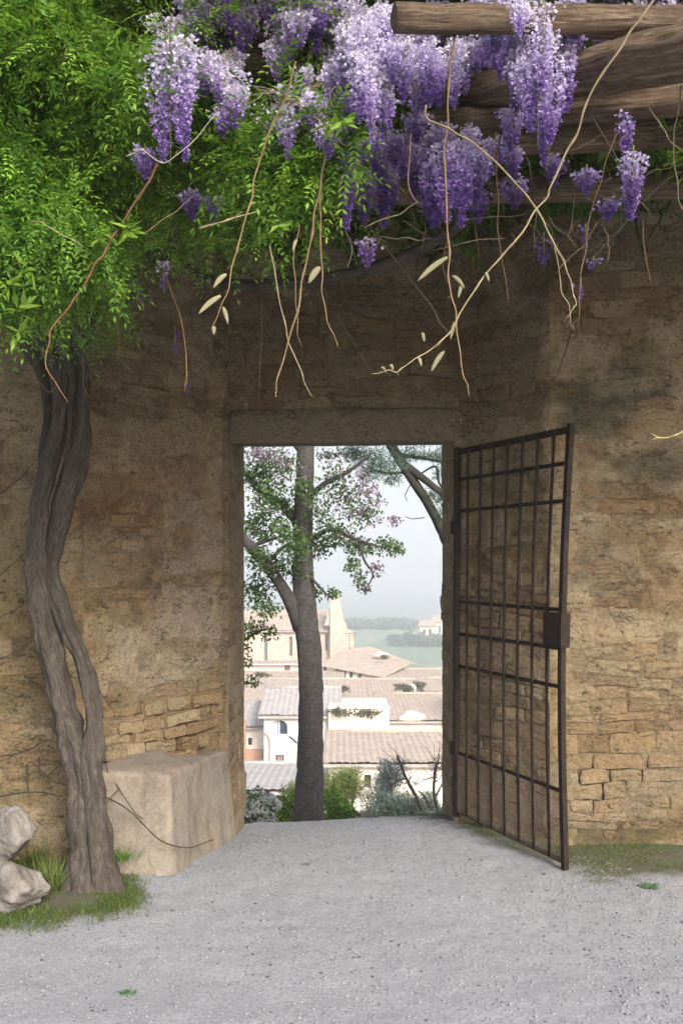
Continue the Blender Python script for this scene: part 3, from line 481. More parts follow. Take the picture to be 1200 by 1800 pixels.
def raceme(px, py, w, h, D, pale=.5, n=None, name='blossom_cluster', seed=0, lean=0, blunt=.5):
    """hanging flower cluster: top at (px, py), w x h photo pixels at distance D"""
    rng = np.random.default_rng(seed+int(px*7+py)); W_ = w/F*D/2; H = h/F*D; top = pt(px, py, D)
    n = n or int(min(2300, 70+W_*H*42000)); K = 1 if n < 70 else max(1, int(round(w/34))); cx = rng.uniform(-.5, .5, K) if K > 1 else np.zeros(1); cyo = rng.uniform(-.5, .5, K); hl = rng.uniform(.55, 1.0, K); hl[rng.integers(K)] = 1.0; z0_ = rng.uniform(0, .16, K); wl = rng.uniform(.40, .62, K) if K > 1 else np.ones(1)
    lb = rng.integers(0, K, n); t = rng.random(n)**.85; prof = (.5+.5*sst(0, .2, t))*(1-t**(.8+1.0*blunt)*.96); a = rng.random(n)*2*math.pi; r = rng.random(n)**.5*W_*prof*wl[lb]
    lump = 1+.5*(vn(a*1.6+lb*9, t*6, seed)-.5)*2; r = r*lump; str_ = rng.random(n) < .05; r[str_] *= 1.6; r = r*rng.uniform(.75, 1.25, n)
    tz = z0_[lb]+t*hl[lb]*(1-z0_[lb]); P = top+np.stack([cx[lb]*W_*(1-.35*t)+np.cos(a)*r+lean*H*t, cyo[lb]*W_*.8+np.sin(a)*r*.85, -tz*H+rng.normal(0, .004, n)], 1); t = .35*t+.65*tz
    O = np.stack([np.cos(a), np.sin(a), rng.uniform(-.5, .35, n)], 1)+.45*rv(n, rng)
    cp, cm, cd = np.array((.80, .75, .90)), np.array((.46, .34, .66)), np.array((.20, .11, .38)); k = np.clip(t*1.25+rng.normal(0, .16, n)-.5*(pale-.35)*1.6, 0, 1)[:, None]
    c = np.where(k < .5, cp*(1-2*k)+cm*2*k, cm*(2-2*k)+cd*(2*k-1)); s = rng.uniform(.0075, .0145, n)*(1-.3*t)*(D/3.0)**.6; PP, DD, NN, CC, LL, WW = [], [], [], [], [], []
    for i in range(3):
        d = O+.75*rv(n, rng); PP.append(P+.004*rv(n, rng)); DD.append(d); NN.append(rv(n, rng)+np.array((0, 0, .5))); f = (1.12, .92, .75)[i]; CC.append(c*f); LL.append(s*(1.15, .95, .8)[i]); WW.append(s*(1.05, .6, .55)[i])
    m = kites(name, np.vstack(PP), np.vstack(DD), np.vstack(NN), np.concatenate(LL), np.concatenate(WW), np.vstack(CC), M_petal, wis)
    st = MB().tube([top+np.array((0, 0, .004)), top-np.array((0, 0, .01)), top+np.array((lean*H*.5, 0, -H*.5)), top+np.array((lean*H, 0, -H*1.02))], [.0035, .003, .0022, .001], 5, col=(.17, .16, .07)); o = st.build('stalk', M_twig, m, True, col=True); return m
for a in [(300,45,122,230,2.9,.72),(288,60,70,190,2.95,.6),(322,70,60,215,2.92,.55),(395,98,95,85,3.0,.95),(405,150,90,68,2.98,.65),(358,85,60,80,3.05,.9),(640,20,120,150,2.9,.95),(625,90,90,125,2.88,.85),(655,100,70,145,2.86,.8),(600,60,60,110,2.95,.8),(700,70,80,110,2.95,.7),(750,75,85,115,3.0,.55),(780,90,60,95,3.05,.4),(665,15,130,80,3.0,.95),
          (900,-10,80,70,2.7,.98),(955,-10,130,190,2.8,.85),(945,80,110,180,2.82,.6),(965,120,70,170,2.85,.5),(915,90,60,110,2.9,.5),(880,50,70,90,3.1,.4),(990,60,60,130,2.9,.5),(605,255,58,145,3.1,.35),(630,245,60,90,3.2,.35),(700,232,100,80,3.3,.4),(745,240,70,90,3.3,.35),(800,238,100,165,3.15,.3),(770,270,75,130,3.2,.2),(830,245,80,120,3.2,.35),(870,235,60,70,3.3,.4),
          (1098,190,34,90,3.1,.3),(1112,258,44,98,3.0,.45),(1108,330,34,55,3.05,.15),(1030,292,42,45,3.1,.15),(1068,350,36,35,3.1,.1),(365,-20,110,80,3.4,.5),(440,-20,120,75,3.4,.6),(500,10,90,60,3.5,.4),(560,-5,90,60,3.5,.3),(335,10,60,60,3.5,.4),(555,162,52,62,3.0,.85),(536,120,50,40,3.1,.9),(575,215,45,60,2.95,.5),(480,270,26,40,3.2,.3),(255,255,50,55,3.0,.15),(340,335,50,50,3.4,.2),(375,345,28,40,3.4,.2),
          (645,418,34,48,3.3,.1),(288,460,24,50,3.5,.1,40),(308,575,16,50,3.9,-.5,24),(330,655,14,34,4.0,-.5,16),(110,596,20,34,4.2,-.3,20),(955,410,40,55,3.9,-.5,60),(1042,452,30,20,3.6,-.1,24),(1020,490,22,36,3.6,-.2,26),(1028,395,22,36,3.5,-.2,26),(245,485,16,50,3.8,-.4,22),(690,300,60,60,3.5,.2),(905,300,50,60,3.5,.2),(1010,20,70,90,3.2,.5),(850,0,80,60,3.2,.6),(1060,0,80,30,3.4,.5),(1150,-30,120,50,3.3,.6),(760,0,90,50,3.3,.6),(800,40,80,60,3.5,.3),(560,275,40,60,3.3,.25),(660,240,50,70,3.3,.3),(620,0,110,70,3.1,.95),(690,40,100,70,3.05,.85),(730,110,60,90,3.0,.7),(610,150,70,80,2.98,.7),(680,150,60,90,2.95,.6),(900,60,70,80,2.95,.6),(1000,10,60,80,2.95,.8),(930,0,120,60,2.85,.98),(850,60,60,60,3.2,.5),(400,20,110,60,3.3,.6),(470,-10,90,70,3.3,.7),(540,30,90,60,3.4,.5),(590,20,70,60,3.2,.8),(300,30,90,60,3.0,.95),(390,190,70,40,3.0,.5),(500,150,40,30,3.1,.9),(1060,60,60,60,3.4,.3),(900,180,50,80,3.05,.35),(730,200,50,50,3.2,.4),(1180,0,60,40,3.1,.6),(760,330,50,70,3.5,.15),(640,300,40,90,3.4,.2),(840,330,40,60,3.6,.1),(970,270,40,60,3.4,.2)]:
    raceme(*a, seed=len(bpy.data.meshes))
rng = np.random.default_rng(90)
for x0_, x1_, y0_, y1_, k_, dd, pl in ((440, 600, 60, 190, 10, 3.1, .95), (590, 820, -10, 130, 15, 3.05, .9), (860, 1040, -20, 60, 7, 2.95, .85), (600, 900, 215, 270, 9, 3.3, .4), (320, 600, -40, 20, 14, 3.05, .6), (365, 430, 85, 130, 4, 2.98, .95), (1040, 1200, -40, 0, 4, 3.3, .6)):
    for i in range(k_): raceme(rng.uniform(x0_, x1_), rng.uniform(y0_, y1_), rng.uniform(40, 85), rng.uniform(60, 130), dd+rng.uniform(-.1, .25), pl+rng.uniform(-.25, .2), seed=i+int(x0_))
# dangling leafless stems
TAN, RED, PALE, DIM = (.27, .18, .095), (.20, .10, .055), (.33, .265, .155), (.11, .085, .06)
def tendril(L, w, c, D=2.95, pods=(), tip=.28):
    P = pxline([(x, y, D if len(r) == 0 else r[0]) for x, y, *r in L], 7); tt = np.arange(len(P))/3.0; sd_ = RNG.integers(1, 999); P += .014*np.stack([vn(tt, 0*tt, sd_)-.5, vn(tt, 0*tt+5, sd_)-.5, vn(tt, 0*tt+9, sd_)-.5], 1)*np.minimum(1, np.arange(len(P))/4)[:, None]; r = w*.52/2/F*D
    nub = 1+.55*RNG.random(len(P))*(np.arange(len(P)) % 5 == 2)
    mb = MB().tube(P, interp_r([r*1.15, r*.95, r*.75, r*tip], len(P))*nub, 7, col=c); k_ = len(P)*7; f = np.repeat(np.linspace(.48, 1.1, len(P))*RNG.uniform(.75, 1.2, len(P)), 7); cc = np.array(mb.c); cc[:k_] *= f[:, None]; mb.c = [tuple(q) for q in cc]
    for i in range(3, len(P)-2, 6):                # short spurs at the nodes
        if RNG.random() < .6: d = P[i+1]-P[i]; d = d/np.linalg.norm(d)+.8*RNG.normal(size=3); mb.tube([P[i], P[i]+d*r*RNG.uniform(1.5, 5)], [r*.5, r*.2], 5, col=np.array(c)*RNG.uniform(.5, 1))
    o = mb.build('hanging_stem', M_twig, wis, True, col=True)
    for (x, y, dx, dy, pw) in pods:               # dry leaf or pod
        a = pt(x, y, D); b = pt(x+dx, y+dy, D-.02); t = np.linspace(0, 1, 9); Pm = a+(b-a)*t[:, None]; Pm[:, 2] += .006*np.sin(t*math.pi); rr = pw*.8/2/F*D*np.sin(np.clip(t*.92+.08, 0, 1)*math.pi)**.7+.0006
        m = MB().tube(Pm, rr, 8, col=np.array((.22, .205, .12))*RNG.uniform(.8, 1.15)); v = np.array(m.v); md = a[1]+(v[:, 1]-a[1])*.35; v[:, 1] = md; m.v = [tuple(q) for q in v]; m.build('seed_pod', M_twig, o, True, col=True)
    return o
tendril([(278,288),(245,345),(200,412),(172,468),(130,530),(95,577),(80,622),(86,658),(118,706)], 8, RED)
tendril([(520,108),(490,192),(462,270),(440,350),(415,450),(395,530),(375,583)], 6, TAN, 2.9, [(398,482,-24,22,11),(388,520,-40,30,12),(392,540,8,28,9),(376,575,-1,12,9)])
tendril([(572,272),(560,350),(540,440),(525,540),(505,612),(485,680),(484,698)], 7, TAN)
tendril([(562,345),(560,420),(566,500),(578,565),(595,612)], 5, TAN, 2.95, [(562,470,-20,26,15)])
tendril([(474,432),(485,510),(505,590),(530,655),(552,698)], 5, PALE)
tendril([(526,395),(518,470),(519,550),(527,612)], 4, TAN, 3.0, [(522,420,-8,20,7)])
tendril([(798,60),(790,150),(783,250),(782,350),(788,460),(797,540),(808,620),(815,665),(826,696)], 7, TAN, 2.8, [(786,452,-52,40,12),(795,485,22,20,9),(812,500,-6,22,8),(800,565,-8,30,8),(780,618,-22,34,10)], .3)
tendril([(748,185),(752,212),(795,230),(850,262),(910,330),(960,402),(990,457),(1006,502),(1006,540),(992,563)], 7, PALE, 2.7)
tendril([(1148,0),(1100,70),(1045,155),(1015,230),(975,322),(950,365),(882,450),(820,530),(780,590),(730,635),(690,652),(655,659)], 7.5, PALE, 2.6, [(852,480,8,12,6),(745,600,-3,-16,7),(735,630,6,12,7),(690,650,-4,-8,6),(678,655,-8,-10,5)])
tendril([(1196,150),(1186,250),(1190,340),(1204,390)], 5, PALE, 2.7)
tendril([(1082,235),(1050,330),(1030,420),(1021,520),(1013,575)], 4, TAN, 3.0)
tendril([(972,425),(985,500),(1000,550),(1011,578)], 4, PALE, 2.8)
tendril([(882,215),(872,320),(880,430),(898,538)], 4, RED, 3.1)
tendril([(206,440),(208,520),(206,640)], 4, RED, 3.6); tendril([(290,482),(318,565),(327,650),(328,690)], 4, TAN, 3.5); tendril([(640,388),(700,465),(770,560),(790,592)], 5, DIM, 3.4)
tendril([(570,500),(600,570),(652,660)], 4, DIM, 3.8); tendril([(462,440),(458,560),(457,690)], 4, DIM, 3.6); tendril([(1560,180,3.2),(1480,420,3.0),(1380,620,2.8),(1270,730),(1210,756),(1175,769),(1140,766)], 9, (.42, .37, .14), 2.7)
tendril([(722,235),(718,320),(735,358)], 4, TAN, 3.0); tendril([(640,400),(690,380),(735,355)], 3, PALE, 3.1); tendril([(350,402),(400,385),(450,372)], 7, PALE, 2.9); tendril([(55,388),(90,400),(150,432)], 4, PALE, 2.8)
tendril([(255,410),(300,380),(340,345)], 3, TAN, 3.0); tendril([(222,275),(250,268),(300,285),(380,200)], 5, (.4, .36, .28), 2.85); tendril([(100,110),(150,75),(185,45)], 4, DIM, 2.9); tendril([(440,150),(500,185),(535,215)], 7, DIM, 3.0)
tendril([(1128,330),(1110,380),(1055,440),(1035,470)], 3, DIM, 3.4); tendril([(1060,250),(1100,320),(1150,390)], 3, TAN, 3.2); tendril([(1030,190),(1080,270),(1090,300)], 4, DIM, 3.1); tendril([(1140,190),(1170,240),(1200,270)], 3, PALE, 3.0); tendril([(990,260),(1010,350),(1000,420)], 3, DIM, 3.3)
tendril([(1125,360),(1165,320),(1200,300)], 4, DIM, 3.2); tendril([(760,440),(830,425),(890,420)], 3, PALE, 3.3); tendril([(150,640),(180,690),(218,720),(208,775)], 3, DIM, 4.7); tendril([(1003,580),(985,640),(965,690)], 4, DIM, 5.2); tendril([(435,640),(470,560),(490,520)], 3, DIM, 3.9); tendril([(105,660),(90,690),(60,660)], 4, TAN, 4.0); tendril([(145,620),(148,680),(160,700)], 4, TAN, 4.3)  # stem near the right wall stands in for a thin dark line there
tendril([(110,600),(105,650),(100,720)], 5, DIM, 4.3)
rng = np.random.default_rng(5)
for i in range(46):                                # tangle of pale twigs among the blossoms
    x, y = rng.uniform(440, 600), rng.uniform(135, 215); a = rng.normal(.1, .5); l = rng.uniform(30, 90); tendril([(x, y), (x+l*.5*math.cos(a), y-l*.5*math.sin(a)+rng.normal(0, 6)), (x+l*math.cos(a), y-l*math.sin(a)+rng.normal(0, 8))], rng.uniform(2, 5), [TAN, PALE, (.36, .30, .23)][i % 3], rng.uniform(2.95, 3.2))
for i in range(60):                                # loose bare twigs in the shade under the logs
    x, y = rng.uniform(600, 1220), rng.uniform(220, 420); a = rng.normal(1.3, .7); l = rng.uniform(40, 140); tendril([(x, y), (x+l*.5*math.cos(a)+rng.normal(0, 8), y+l*.5*math.sin(a)), (x+l*math.cos(a), y+l*math.sin(a))], rng.uniform(1.5, 3.5), [DIM, TAN, (.3, .24, .2)][i % 3], rng.uniform(3.1, 3.9))
# ------------------------------------------------------------------ rocks, gravel, grass, weeds near us
def boulder(c, r, seed, label):
    rng = np.random.default_rng(seed); nu, nv = 56, 36; V = []; cut = rv(20, rng); cd_ = rng.uniform(.55, .88, 20)
    for j in range(nv+1):
        ph = math.pi*j/nv; th = 2*math.pi*np.arange(nu)/nu; d = np.stack([np.sin(ph)*np.cos(th), np.sin(ph)*np.sin(th), np.full(nu, math.cos(ph))], 1)
        k = np.min(np.where(d@cut.T > .05, cd_[None]/np.maximum(d@cut.T, .05), 9), 1); k = np.minimum(k, 1.12)
        k = 1.12*k*(1+.16*(fbm(d[:, 0]*5+d[:, 2]*4, d[:, 1]*5-d[:, 2]*3, seed, 6)-.5)*2); V.append(np.asarray(c)+d*k[:, None]*np.asarray(r))
    V = np.vstack(V); Fc = np.array([(j*nu+i, (j+1)*nu+i, (j+1)*nu+(i+1) % nu, j*nu+(i+1) % nu) for j in range(nv) for i in range(nu)])
    return tag(mesh('boulder', V, Fc, M_rock, None, True), label, 'rock')
boulder(pt(10, 1474, 4.66), (.11, .12, .125), 5, 'pale upright limestone boulder, upper of two at the left edge')
boulder(pt(26, 1556, 4.42), (.165, .14, .115), 12, 'lower grey limestone boulder in the grass beside the vine trunk')
def gravel():
    rng = np.random.default_rng(3); n = 60000; y = 1.9+4.6*rng.random(n)**.75; x = rng.uniform(-1, 1, n)*(.42*y+.15)
    keep = (x > -.9-.5*(y < 4.3)) & ((y < 5.2) | ((x > -.66) & (x < .72))) & (x < .75+(6.2-y)*.6); x, y = x[keep], y[keep]; n = len(x); s = .0022+.0055*rng.random(n)**3.2
    big = rng.random(n) < .006; s[big] *= 1.8
    oc = np.array([(1,0,0),(-1,0,0),(0,1,0),(0,-1,0),(0,0,1),(0,0,-1)], float); fo = np.array([(0,2,4),(2,1,4),(1,3,4),(3,0,4),(2,0,5),(1,2,5),(3,1,5),(0,3,5)])
    a = rng.random(n)*6.28; V = oc[None]*rng.uniform(.55, 1.3, (n, 6, 1))*np.stack([s*1.2, s, s*.62], 1)[:, None]; ca, sa = np.cos(a)[:, None], np.sin(a)[:, None]
    V = np.stack([V[..., 0]*ca-V[..., 1]*sa, V[..., 0]*sa+V[..., 1]*ca, V[..., 2]], -1)+np.stack([x, y, ground_h(x, y)+s*.25], 1)[:, None]
    c = np.array((.35, .357, .38))*rng.uniform(.62, 1.0, (n, 1)); dk = rng.random(n) < .05; c[dk] *= .3
    return tag(mesh('gravel', V.reshape(-1, 3), (fo[None]+np.arange(n)[:, None, None]*6).reshape(-1, 3), M_pebble, None, False, np.repeat(c, 6, 0)), 'fine pale grey gravel scattered over the path', 'gravel', kind='stuff')
gravel()
def blades(name, x, y, z, hgt, wid, ca, cb, rng, lean=.6, parent=None):
    n = len(x); P = np.stack([x, y, z], 1); D = rv(n, rng)*lean+np.array((0, 0, 1.)); return kites(name, P, D, rv(n, rng), hgt, wid, leafcol(n, ca, cb, rng), M_leaf, parent, .1)
def grass():
    rng = np.random.default_rng(9); n = 260000; x = rng.uniform(-2.2, 2.2, n); y = rng.uniform(4.0, 6.2, n); m = moss_mask(x, y)*sst(.35, .62, fbm(x*4, y*4, 61)); k = rng.random(n) < m*np.where(x < 0, .8, .42); x, y = x[k], y[k]; n = len(x)
    h = rng.uniform(.008, .032, n)*np.where(x < 0, 1.15, .75)
    tag(blades('grass', x, y, ground_h(x, y)-.002, h, .0035, (.06, .10, .02), (.17, .23, .05), rng, .9), 'short moss and grass along the foot of the walls', 'grass', kind='stuff')
grass()
def tuft(px, py, D, n, h, label, ca=(.07, .12, .03), cb=(.25, .30, .10), w=.0035, lean=.75):
    rng = np.random.default_rng(int(px)); c = pt(px, py, D); x = c[0]+rng.normal(0, .035, n); y = c[1]+rng.normal(0, .03, n)
    P = np.stack([x, y, np.full(n, c[2])], 1); D_ = rv(n, rng)*lean+np.array((0, 0, 1.)); o = kites('grass_tuft', P, D_, rv(n, rng), rng.uniform(.4, 1.1, n)*h, w, leafcol(n, ca, cb, rng), M_leaf, None, .1); return tag(o, label, 'grass tuft')
tuft(85, 1560, 4.60, 260, .17, 'tall dry and green grass tuft between the boulders and trunk'); tuft(62, 1525, 4.85, 160, .16, 'dark green tuft behind the upper boulder', (.03, .06, .015), (.10, .15, .03))
tuft(208, 1515, 4.78, 110, .085, 'bright green tuft against the plinth beside the trunk', (.05, .12, .02), (.15, .26, .04), .006)
def weed(px, py, label, n, r, D=None):
    rng = np.random.default_rng(int(px+py)); y = 1.6*F/(py-HOR); x = (px-600)/F*y; z = float(ground_h(np.array([x]), np.array([y]))[0]); a = rng.random(n)*6.28
    Dv = np.stack([np.cos(a), np.sin(a), rng.uniform(.15, .8, n)], 1); P = np.array((x, y, z+.003))+rv(n, rng)*np.array((r, r*.7, .003)); return tag(kites('weed', P, Dv, np.array((0, 0, 1.))+.4*rv(n, rng), rng.uniform(.6, 1.2, n)*.022, .009, leafcol(n, (.05, .14, .05), (.12, .26, .09), rng), M_leaf, None), label, 'weed')
weed(225, 1748, 'small creeping weed alone on the gravel near the bottom', 26, .025); weed(1142, 1562, 'low green weed on the gravel below the right wall', 70, .05); weed(540, 1520, 'tiny dark sprig on the middle of the path', 7, .008)
for px, py in ((692, 1634), (770, 1682), (738, 1637), (980, 1618), (640, 1520), (760, 1600)): pass
# ------------------------------------------------------------------ town below the terrace
M_render = mat_simple('pale_render', (.72, .66, .58), (.86, .80, .72), 1.2, .9, .01, .4); M_white = mat_simple('white_render', (.80, .76, .70), (.90, .87, .82), 1.0, .9, .01, .4)
M_ochre = mat_simple('church_stone', (.58, .47, .39), (.70, .58, .48), .9, .92, .02, .5); M_brickw = mat_simple('red_brick', (.48, .28, .20), (.60, .40, .30), 3, .92, .02, .5)
M_rooft = mat_simple('clay_tile', (.44, .345, .27), (.62, .51, .42), 1.6, .9, .03, .5, stops=(.3, .7)); M_roofg = mat_simple('grey_tile', (.42, .39, .37), (.54, .50, .47), 1.8, .9, .03, .5)
M_glass = mat_simple('window_glass', (.03, .045, .07), (.06, .09, .15), .7, .1, .0, 0, spec=.6); M_shut = mat_simple('shutter_wood', (.20, .12, .08), (.30, .19, .13), 6, .7); M_dark = mat_simple('dark_opening', (.04, .03, .025), (.07, .055, .045), 2); M_slate = mat_simple('slit_glass', (.18, .22, .21), (.26, .30, .28), 2, .5); M_cloth = mat_simple('pale_curtain', (.45, .52, .60), (.6, .66, .72), 3)
def roof_plane(name, a, b, c, d, mat, parent, per=.34, amp=.042, rows=16, seed=0):
    """tile roof: eave a-b (left to right), ridge d-c; barrel ribs run up the slope"""
    a, b, c, d = (np.asarray(p, float) for p in (a, b, c, d)); w = max(np.linalg.norm(b-a), np.linalg.norm(c-d)); nx = int(max(6, min(420, w/per*6))); U, V, Fc = grid(np.linspace(0, 1, nx+1), np.linspace(0, 1, rows*2+1))
    P = (a*(1-U[..., None])+b*U[..., None])*(1-V[..., None])+(d*(1-U[..., None])+c*U[..., None])*V[..., None]; nrm = np.cross(b-a, d-a); nrm /= np.linalg.norm(nrm)
    if nrm[2] < 0: nrm = -nrm
    ph = U*w/per; h = amp*(abs(np.sin(ph*math.pi))-.4)+.04*(fbm(U*w*.5, V*5, seed)-.5)*2+.035*((V*rows) % 1 < .5)*(_h(np.floor(ph), np.floor(V*rows), seed)+.3)
    P = P+nrm*h[..., None]; o = mesh(name, P, Fc, mat, parent, False); return o
def facade(parent, x0, x1, z0, z1, y, holes, mat, depth=.28, name='wall'):
    """front wall with real openings; holes = (x0, x1, z0, z1)"""
    X_ = sorted({x0, x1, *[h[0] for h in holes], *[h[1] for h in holes]}); Z_ = sorted({z0, z1, *[h[2] for h in holes], *[h[3] for h in holes]}); m = MB()
    for i in range(len(X_)-1):
        for j in range(len(Z_)-1):
            cx, cz = (X_[i]+X_[i+1])/2, (Z_[j]+Z_[j+1])/2
            if not any(h[0] < cx < h[1] and h[2] < cz < h[3] for h in holes): m.add([(X_[i], y, Z_[j]), (X_[i+1], y, Z_[j]), (X_[i+1], y, Z_[j+1]), (X_[i], y, Z_[j+1])], [(0, 1, 2, 3)])
    for a, b, c, d in holes: m.add([(a, y, c), (b, y, c), (b, y, d), (a, y, d), (a, y+depth, c), (b, y+depth, c), (b, y+depth, d), (a, y+depth, d)], [(0, 4, 5, 1), (1, 5, 6, 2), (2, 6, 7, 3), (3, 7, 4, 0)])
    return m.build(name, mat, parent)
def XZ(px, py, D): p = pt(px, py, D); return p[0], p[2]
def house(label, D, l, r, eave, base, depth, ridge_py, mat=M_white, roof=M_rooft, wins=(), over=.35, cat='house', name='house', ground=None, seed=0, shed=False, x_ridge=None, wmats=None):
    """front wall l..r and eave..base in photo pixels at distance D; ridge_py seen at the ridge distance"""
    x0, ze = XZ(l, eave, D); x1, zb = XZ(r, base, D); par = tag(empty(name, ((x0+x1)/2, D, zb)), label, cat); zb = min(zb, zb if ground is None else ground)-1.2
    hs = []; specs = []
    for w in wins:
        a, zt = XZ(w[0], w[2], D); b, zl = XZ(w[1], w[3], D); hs.append((a, b, zl, zt)); specs.append((a, b, zl, zt, w[4], w[5] if len(w) > 5 else ''))
    facade(par, x0, x1, zb, ze, D, hs, mat)
    for a, b, zl, zt, k, extra in specs:
        mt = {'glass': M_glass, 'shut': M_shut, 'dark': M_dark, 'slit': M_slate}[k]; f = MB().box((a, D+.2, zl), (b, D+.26, zt)).build('window' if k != 'door' else 'door', mt, par)
        if k == 'glass':
            MB().box((a, D+.12, zl), (a+(b-a)*.42, D+.16, zt)).build('curtain', M_cloth, f); m = MB(); m.box(((a+b)/2-.03, D+.10, zl), ((a+b)/2+.03, D+.118, zt)); m.build('frame', M_white, f)
        if k == 'shut':
            m = MB(); m.box((a+(b-a)*.38, D+.12, zl), (a+(b-a)*.44, D+.18, zt)); m.box((a+(b-a)*.66, D+.12, zl), (a+(b-a)*.72, D+.18, zt)); m.build('mullion', M_render, f)
        if extra == 'arch':                        # curved head: two spandrels fill the corners
            n = 10; r_ = (b-a)/2; hh = min(r_*.75, (zt-zl)*.45)
            for s in (-1, 1):
                V = [((a+b)/2+s*r_, D+.001, zt)]+[((a+b)/2+s*r_*math.sin(q), D+.001, zt-hh+hh*math.cos(q)) for q in np.linspace(0, math.pi/2, n)]; V2 = [(p[0], p[1]+.11, p[2]) for p in V]; kk = len(V)
                MB().add(V+V2, [tuple(range(kk)) if s < 0 else tuple(range(kk))[::-1]]+[(i, i+1, kk+i+1, kk+i) for i in range(kk-1)]).build('arch_head', mat, f)
    yr = D+depth*(1 if shed else .5); zr = EYE-(ridge_py-HOR)/F*yr
    m = MB()                                       # sides and back
    if shed: m.add([(x0, D, zb), (x0, D, ze), (x0, yr, zr), (x0, yr, zb), (x1, D, zb), (x1, D, ze), (x1, yr, zr), (x1, yr, zb)], [(0, 1, 2, 3), (7, 6, 5, 4), (3, 2, 6, 7)])
    else: m.add([(x0, D, zb), (x0, D, ze), (x0, yr, zr), (x0, D+depth, ze), (x0, D+depth, zb), (x1, D, zb), (x1, D, ze), (x1, yr, zr), (x1, D+depth, ze), (x1, D+depth, zb)], [(0, 1, 2, 3, 4), (9, 8, 7, 6, 5), (4, 3, 8, 9)])
    m.build('side_wall', mat, par)
    sl_ = (zr-ze)/(yr-D); o_ = over; up = np.array((0, 0, .10))
    rA, rB = (x_ridge or (x0-o_, x1+o_))
    rf = roof_plane('roof', np.array((x0-o_, D-o_, ze-o_*sl_))+up, np.array((x1+o_, D-o_, ze-o_*sl_))+up, np.array((rB, yr, zr))+up, np.array((rA, yr, zr))+up, roof, par, seed=seed)
    if not shed: roof_plane('roof', np.array((x0-o_, D+depth+o_, ze-o_*sl_))+up, np.array((x1+o_, D+depth+o_, ze-o_*sl_))+up, np.array((x1+o_, yr, zr))+up, np.array((x0-o_, yr, zr))+up, roof, par, seed=seed+1)
    MB().box((x0-o_+.02, D-o_+.03, ze-o_*sl_-.10), (x1+o_-.02, D-o_+.12, ze-o_*sl_+.04)).build('eave_board', M_roofg, rf); MB().tube([(rA, yr, zr+.14), (rB, yr, zr+.14)], .12, 8).build('ridge_cap', roof, rf, True)
    return par
# grey slab roof at the foot of the hill
house('low outbuilding with plain grey roof just behind the white flowering bush', 40, 330, 527, 1392, 1440, 9, 1346, M_render, M_roofg, [(470, 500, 1394, 1412, 'dark')], seed=1, shed=True)
wh = house('tall white house with arched upper window behind the big tree trunk', 58, 464, 590, 1257, 1350, 10, 1212, M_white, M_roofg, [(476, 505, 1266, 1291, 'glass', 'arch'), (484, 499, 1327, 1346, 'shut')], seed=2)
m = MB().tube(pxline([(473,1345,57.93),(474,1302,57.93),(465,1288,57.93)], 4), .05, 6).build('drainpipe', M_brickw, wh, True); MB().tube(pxline([(508,1294,57.93),(516,1300,57.93),(522,1306,57.93)], 4), .04, 6).build('cable', M_dark, wh, True)
lwg = house('small white wing with one dark square window left of the arched house', 60, 428, 466, 1278, 1350, 8, 1238, M_white, M_roofg, [(436, 443, 1297, 1310, 'dark')], seed=3, over=.25); 
x0, zt = XZ(425, 1318, 59.8); x1, zb = XZ(462.5, 1352, 59.8); MB().box((x0, 59.7, zb-1), (x1, 59.97, zt)).build('brick_skirt', M_brickw, lwg); x0, zt = XZ(425, 1266, 59.6); x1, zb = XZ(432, 1352, 59.6); tag(MB().box((x0-1.5, 59.2, zb-1), (x1, 59.69, zt)).build('brick_pier', M_brickw), 'slim orange brick pier at the left jamb of the doorway view', 'pier', kind='thing')
house('long tiled barn with pale wall and ribbed roof below the white terrace', 47, 578, 800, 1343, 1412, 9, 1290, M_render, M_rooft, [(640, 652, 1362, 1385, 'dark')], seed=4, shed=True)
tb = tag(empty('terrace_block', pt(630, 1293, 57.5)), 'plain cream terrace wall with weeds on top above the ribbed roof', 'wall', kind='thing'); x0, zt = XZ(577, 1246, 57.5); x1, zb = XZ(684, 1300, 57.5)
facade(tb, x0, x1, zb-3, zt, 57.5, [XZ(613, 1284, 57.5)[:1]+XZ(617, 1284, 57.5)[:1]+(XZ(613, 1286, 57.5)[1], XZ(613, 1281, 57.5)[1])], M_render); MB().box((x0, 57.51, zt-.02), (x1, 62, zt)).build('top', M_render, tb); MB().box((x1-.05, 57.52, zb-3), (x1, 62, zt-.03)).build('side_wall', M_render, tb); MB().box((x0, 57.35, zt-1.30), (x1+.02, 57.49, zt-1.22)).build('ledge', M_render, tb); MB().box((x0-.05, 57.42, zt+.01), (x1+.05, 57.9, zt+.12)).build('coping', M_white, tb)
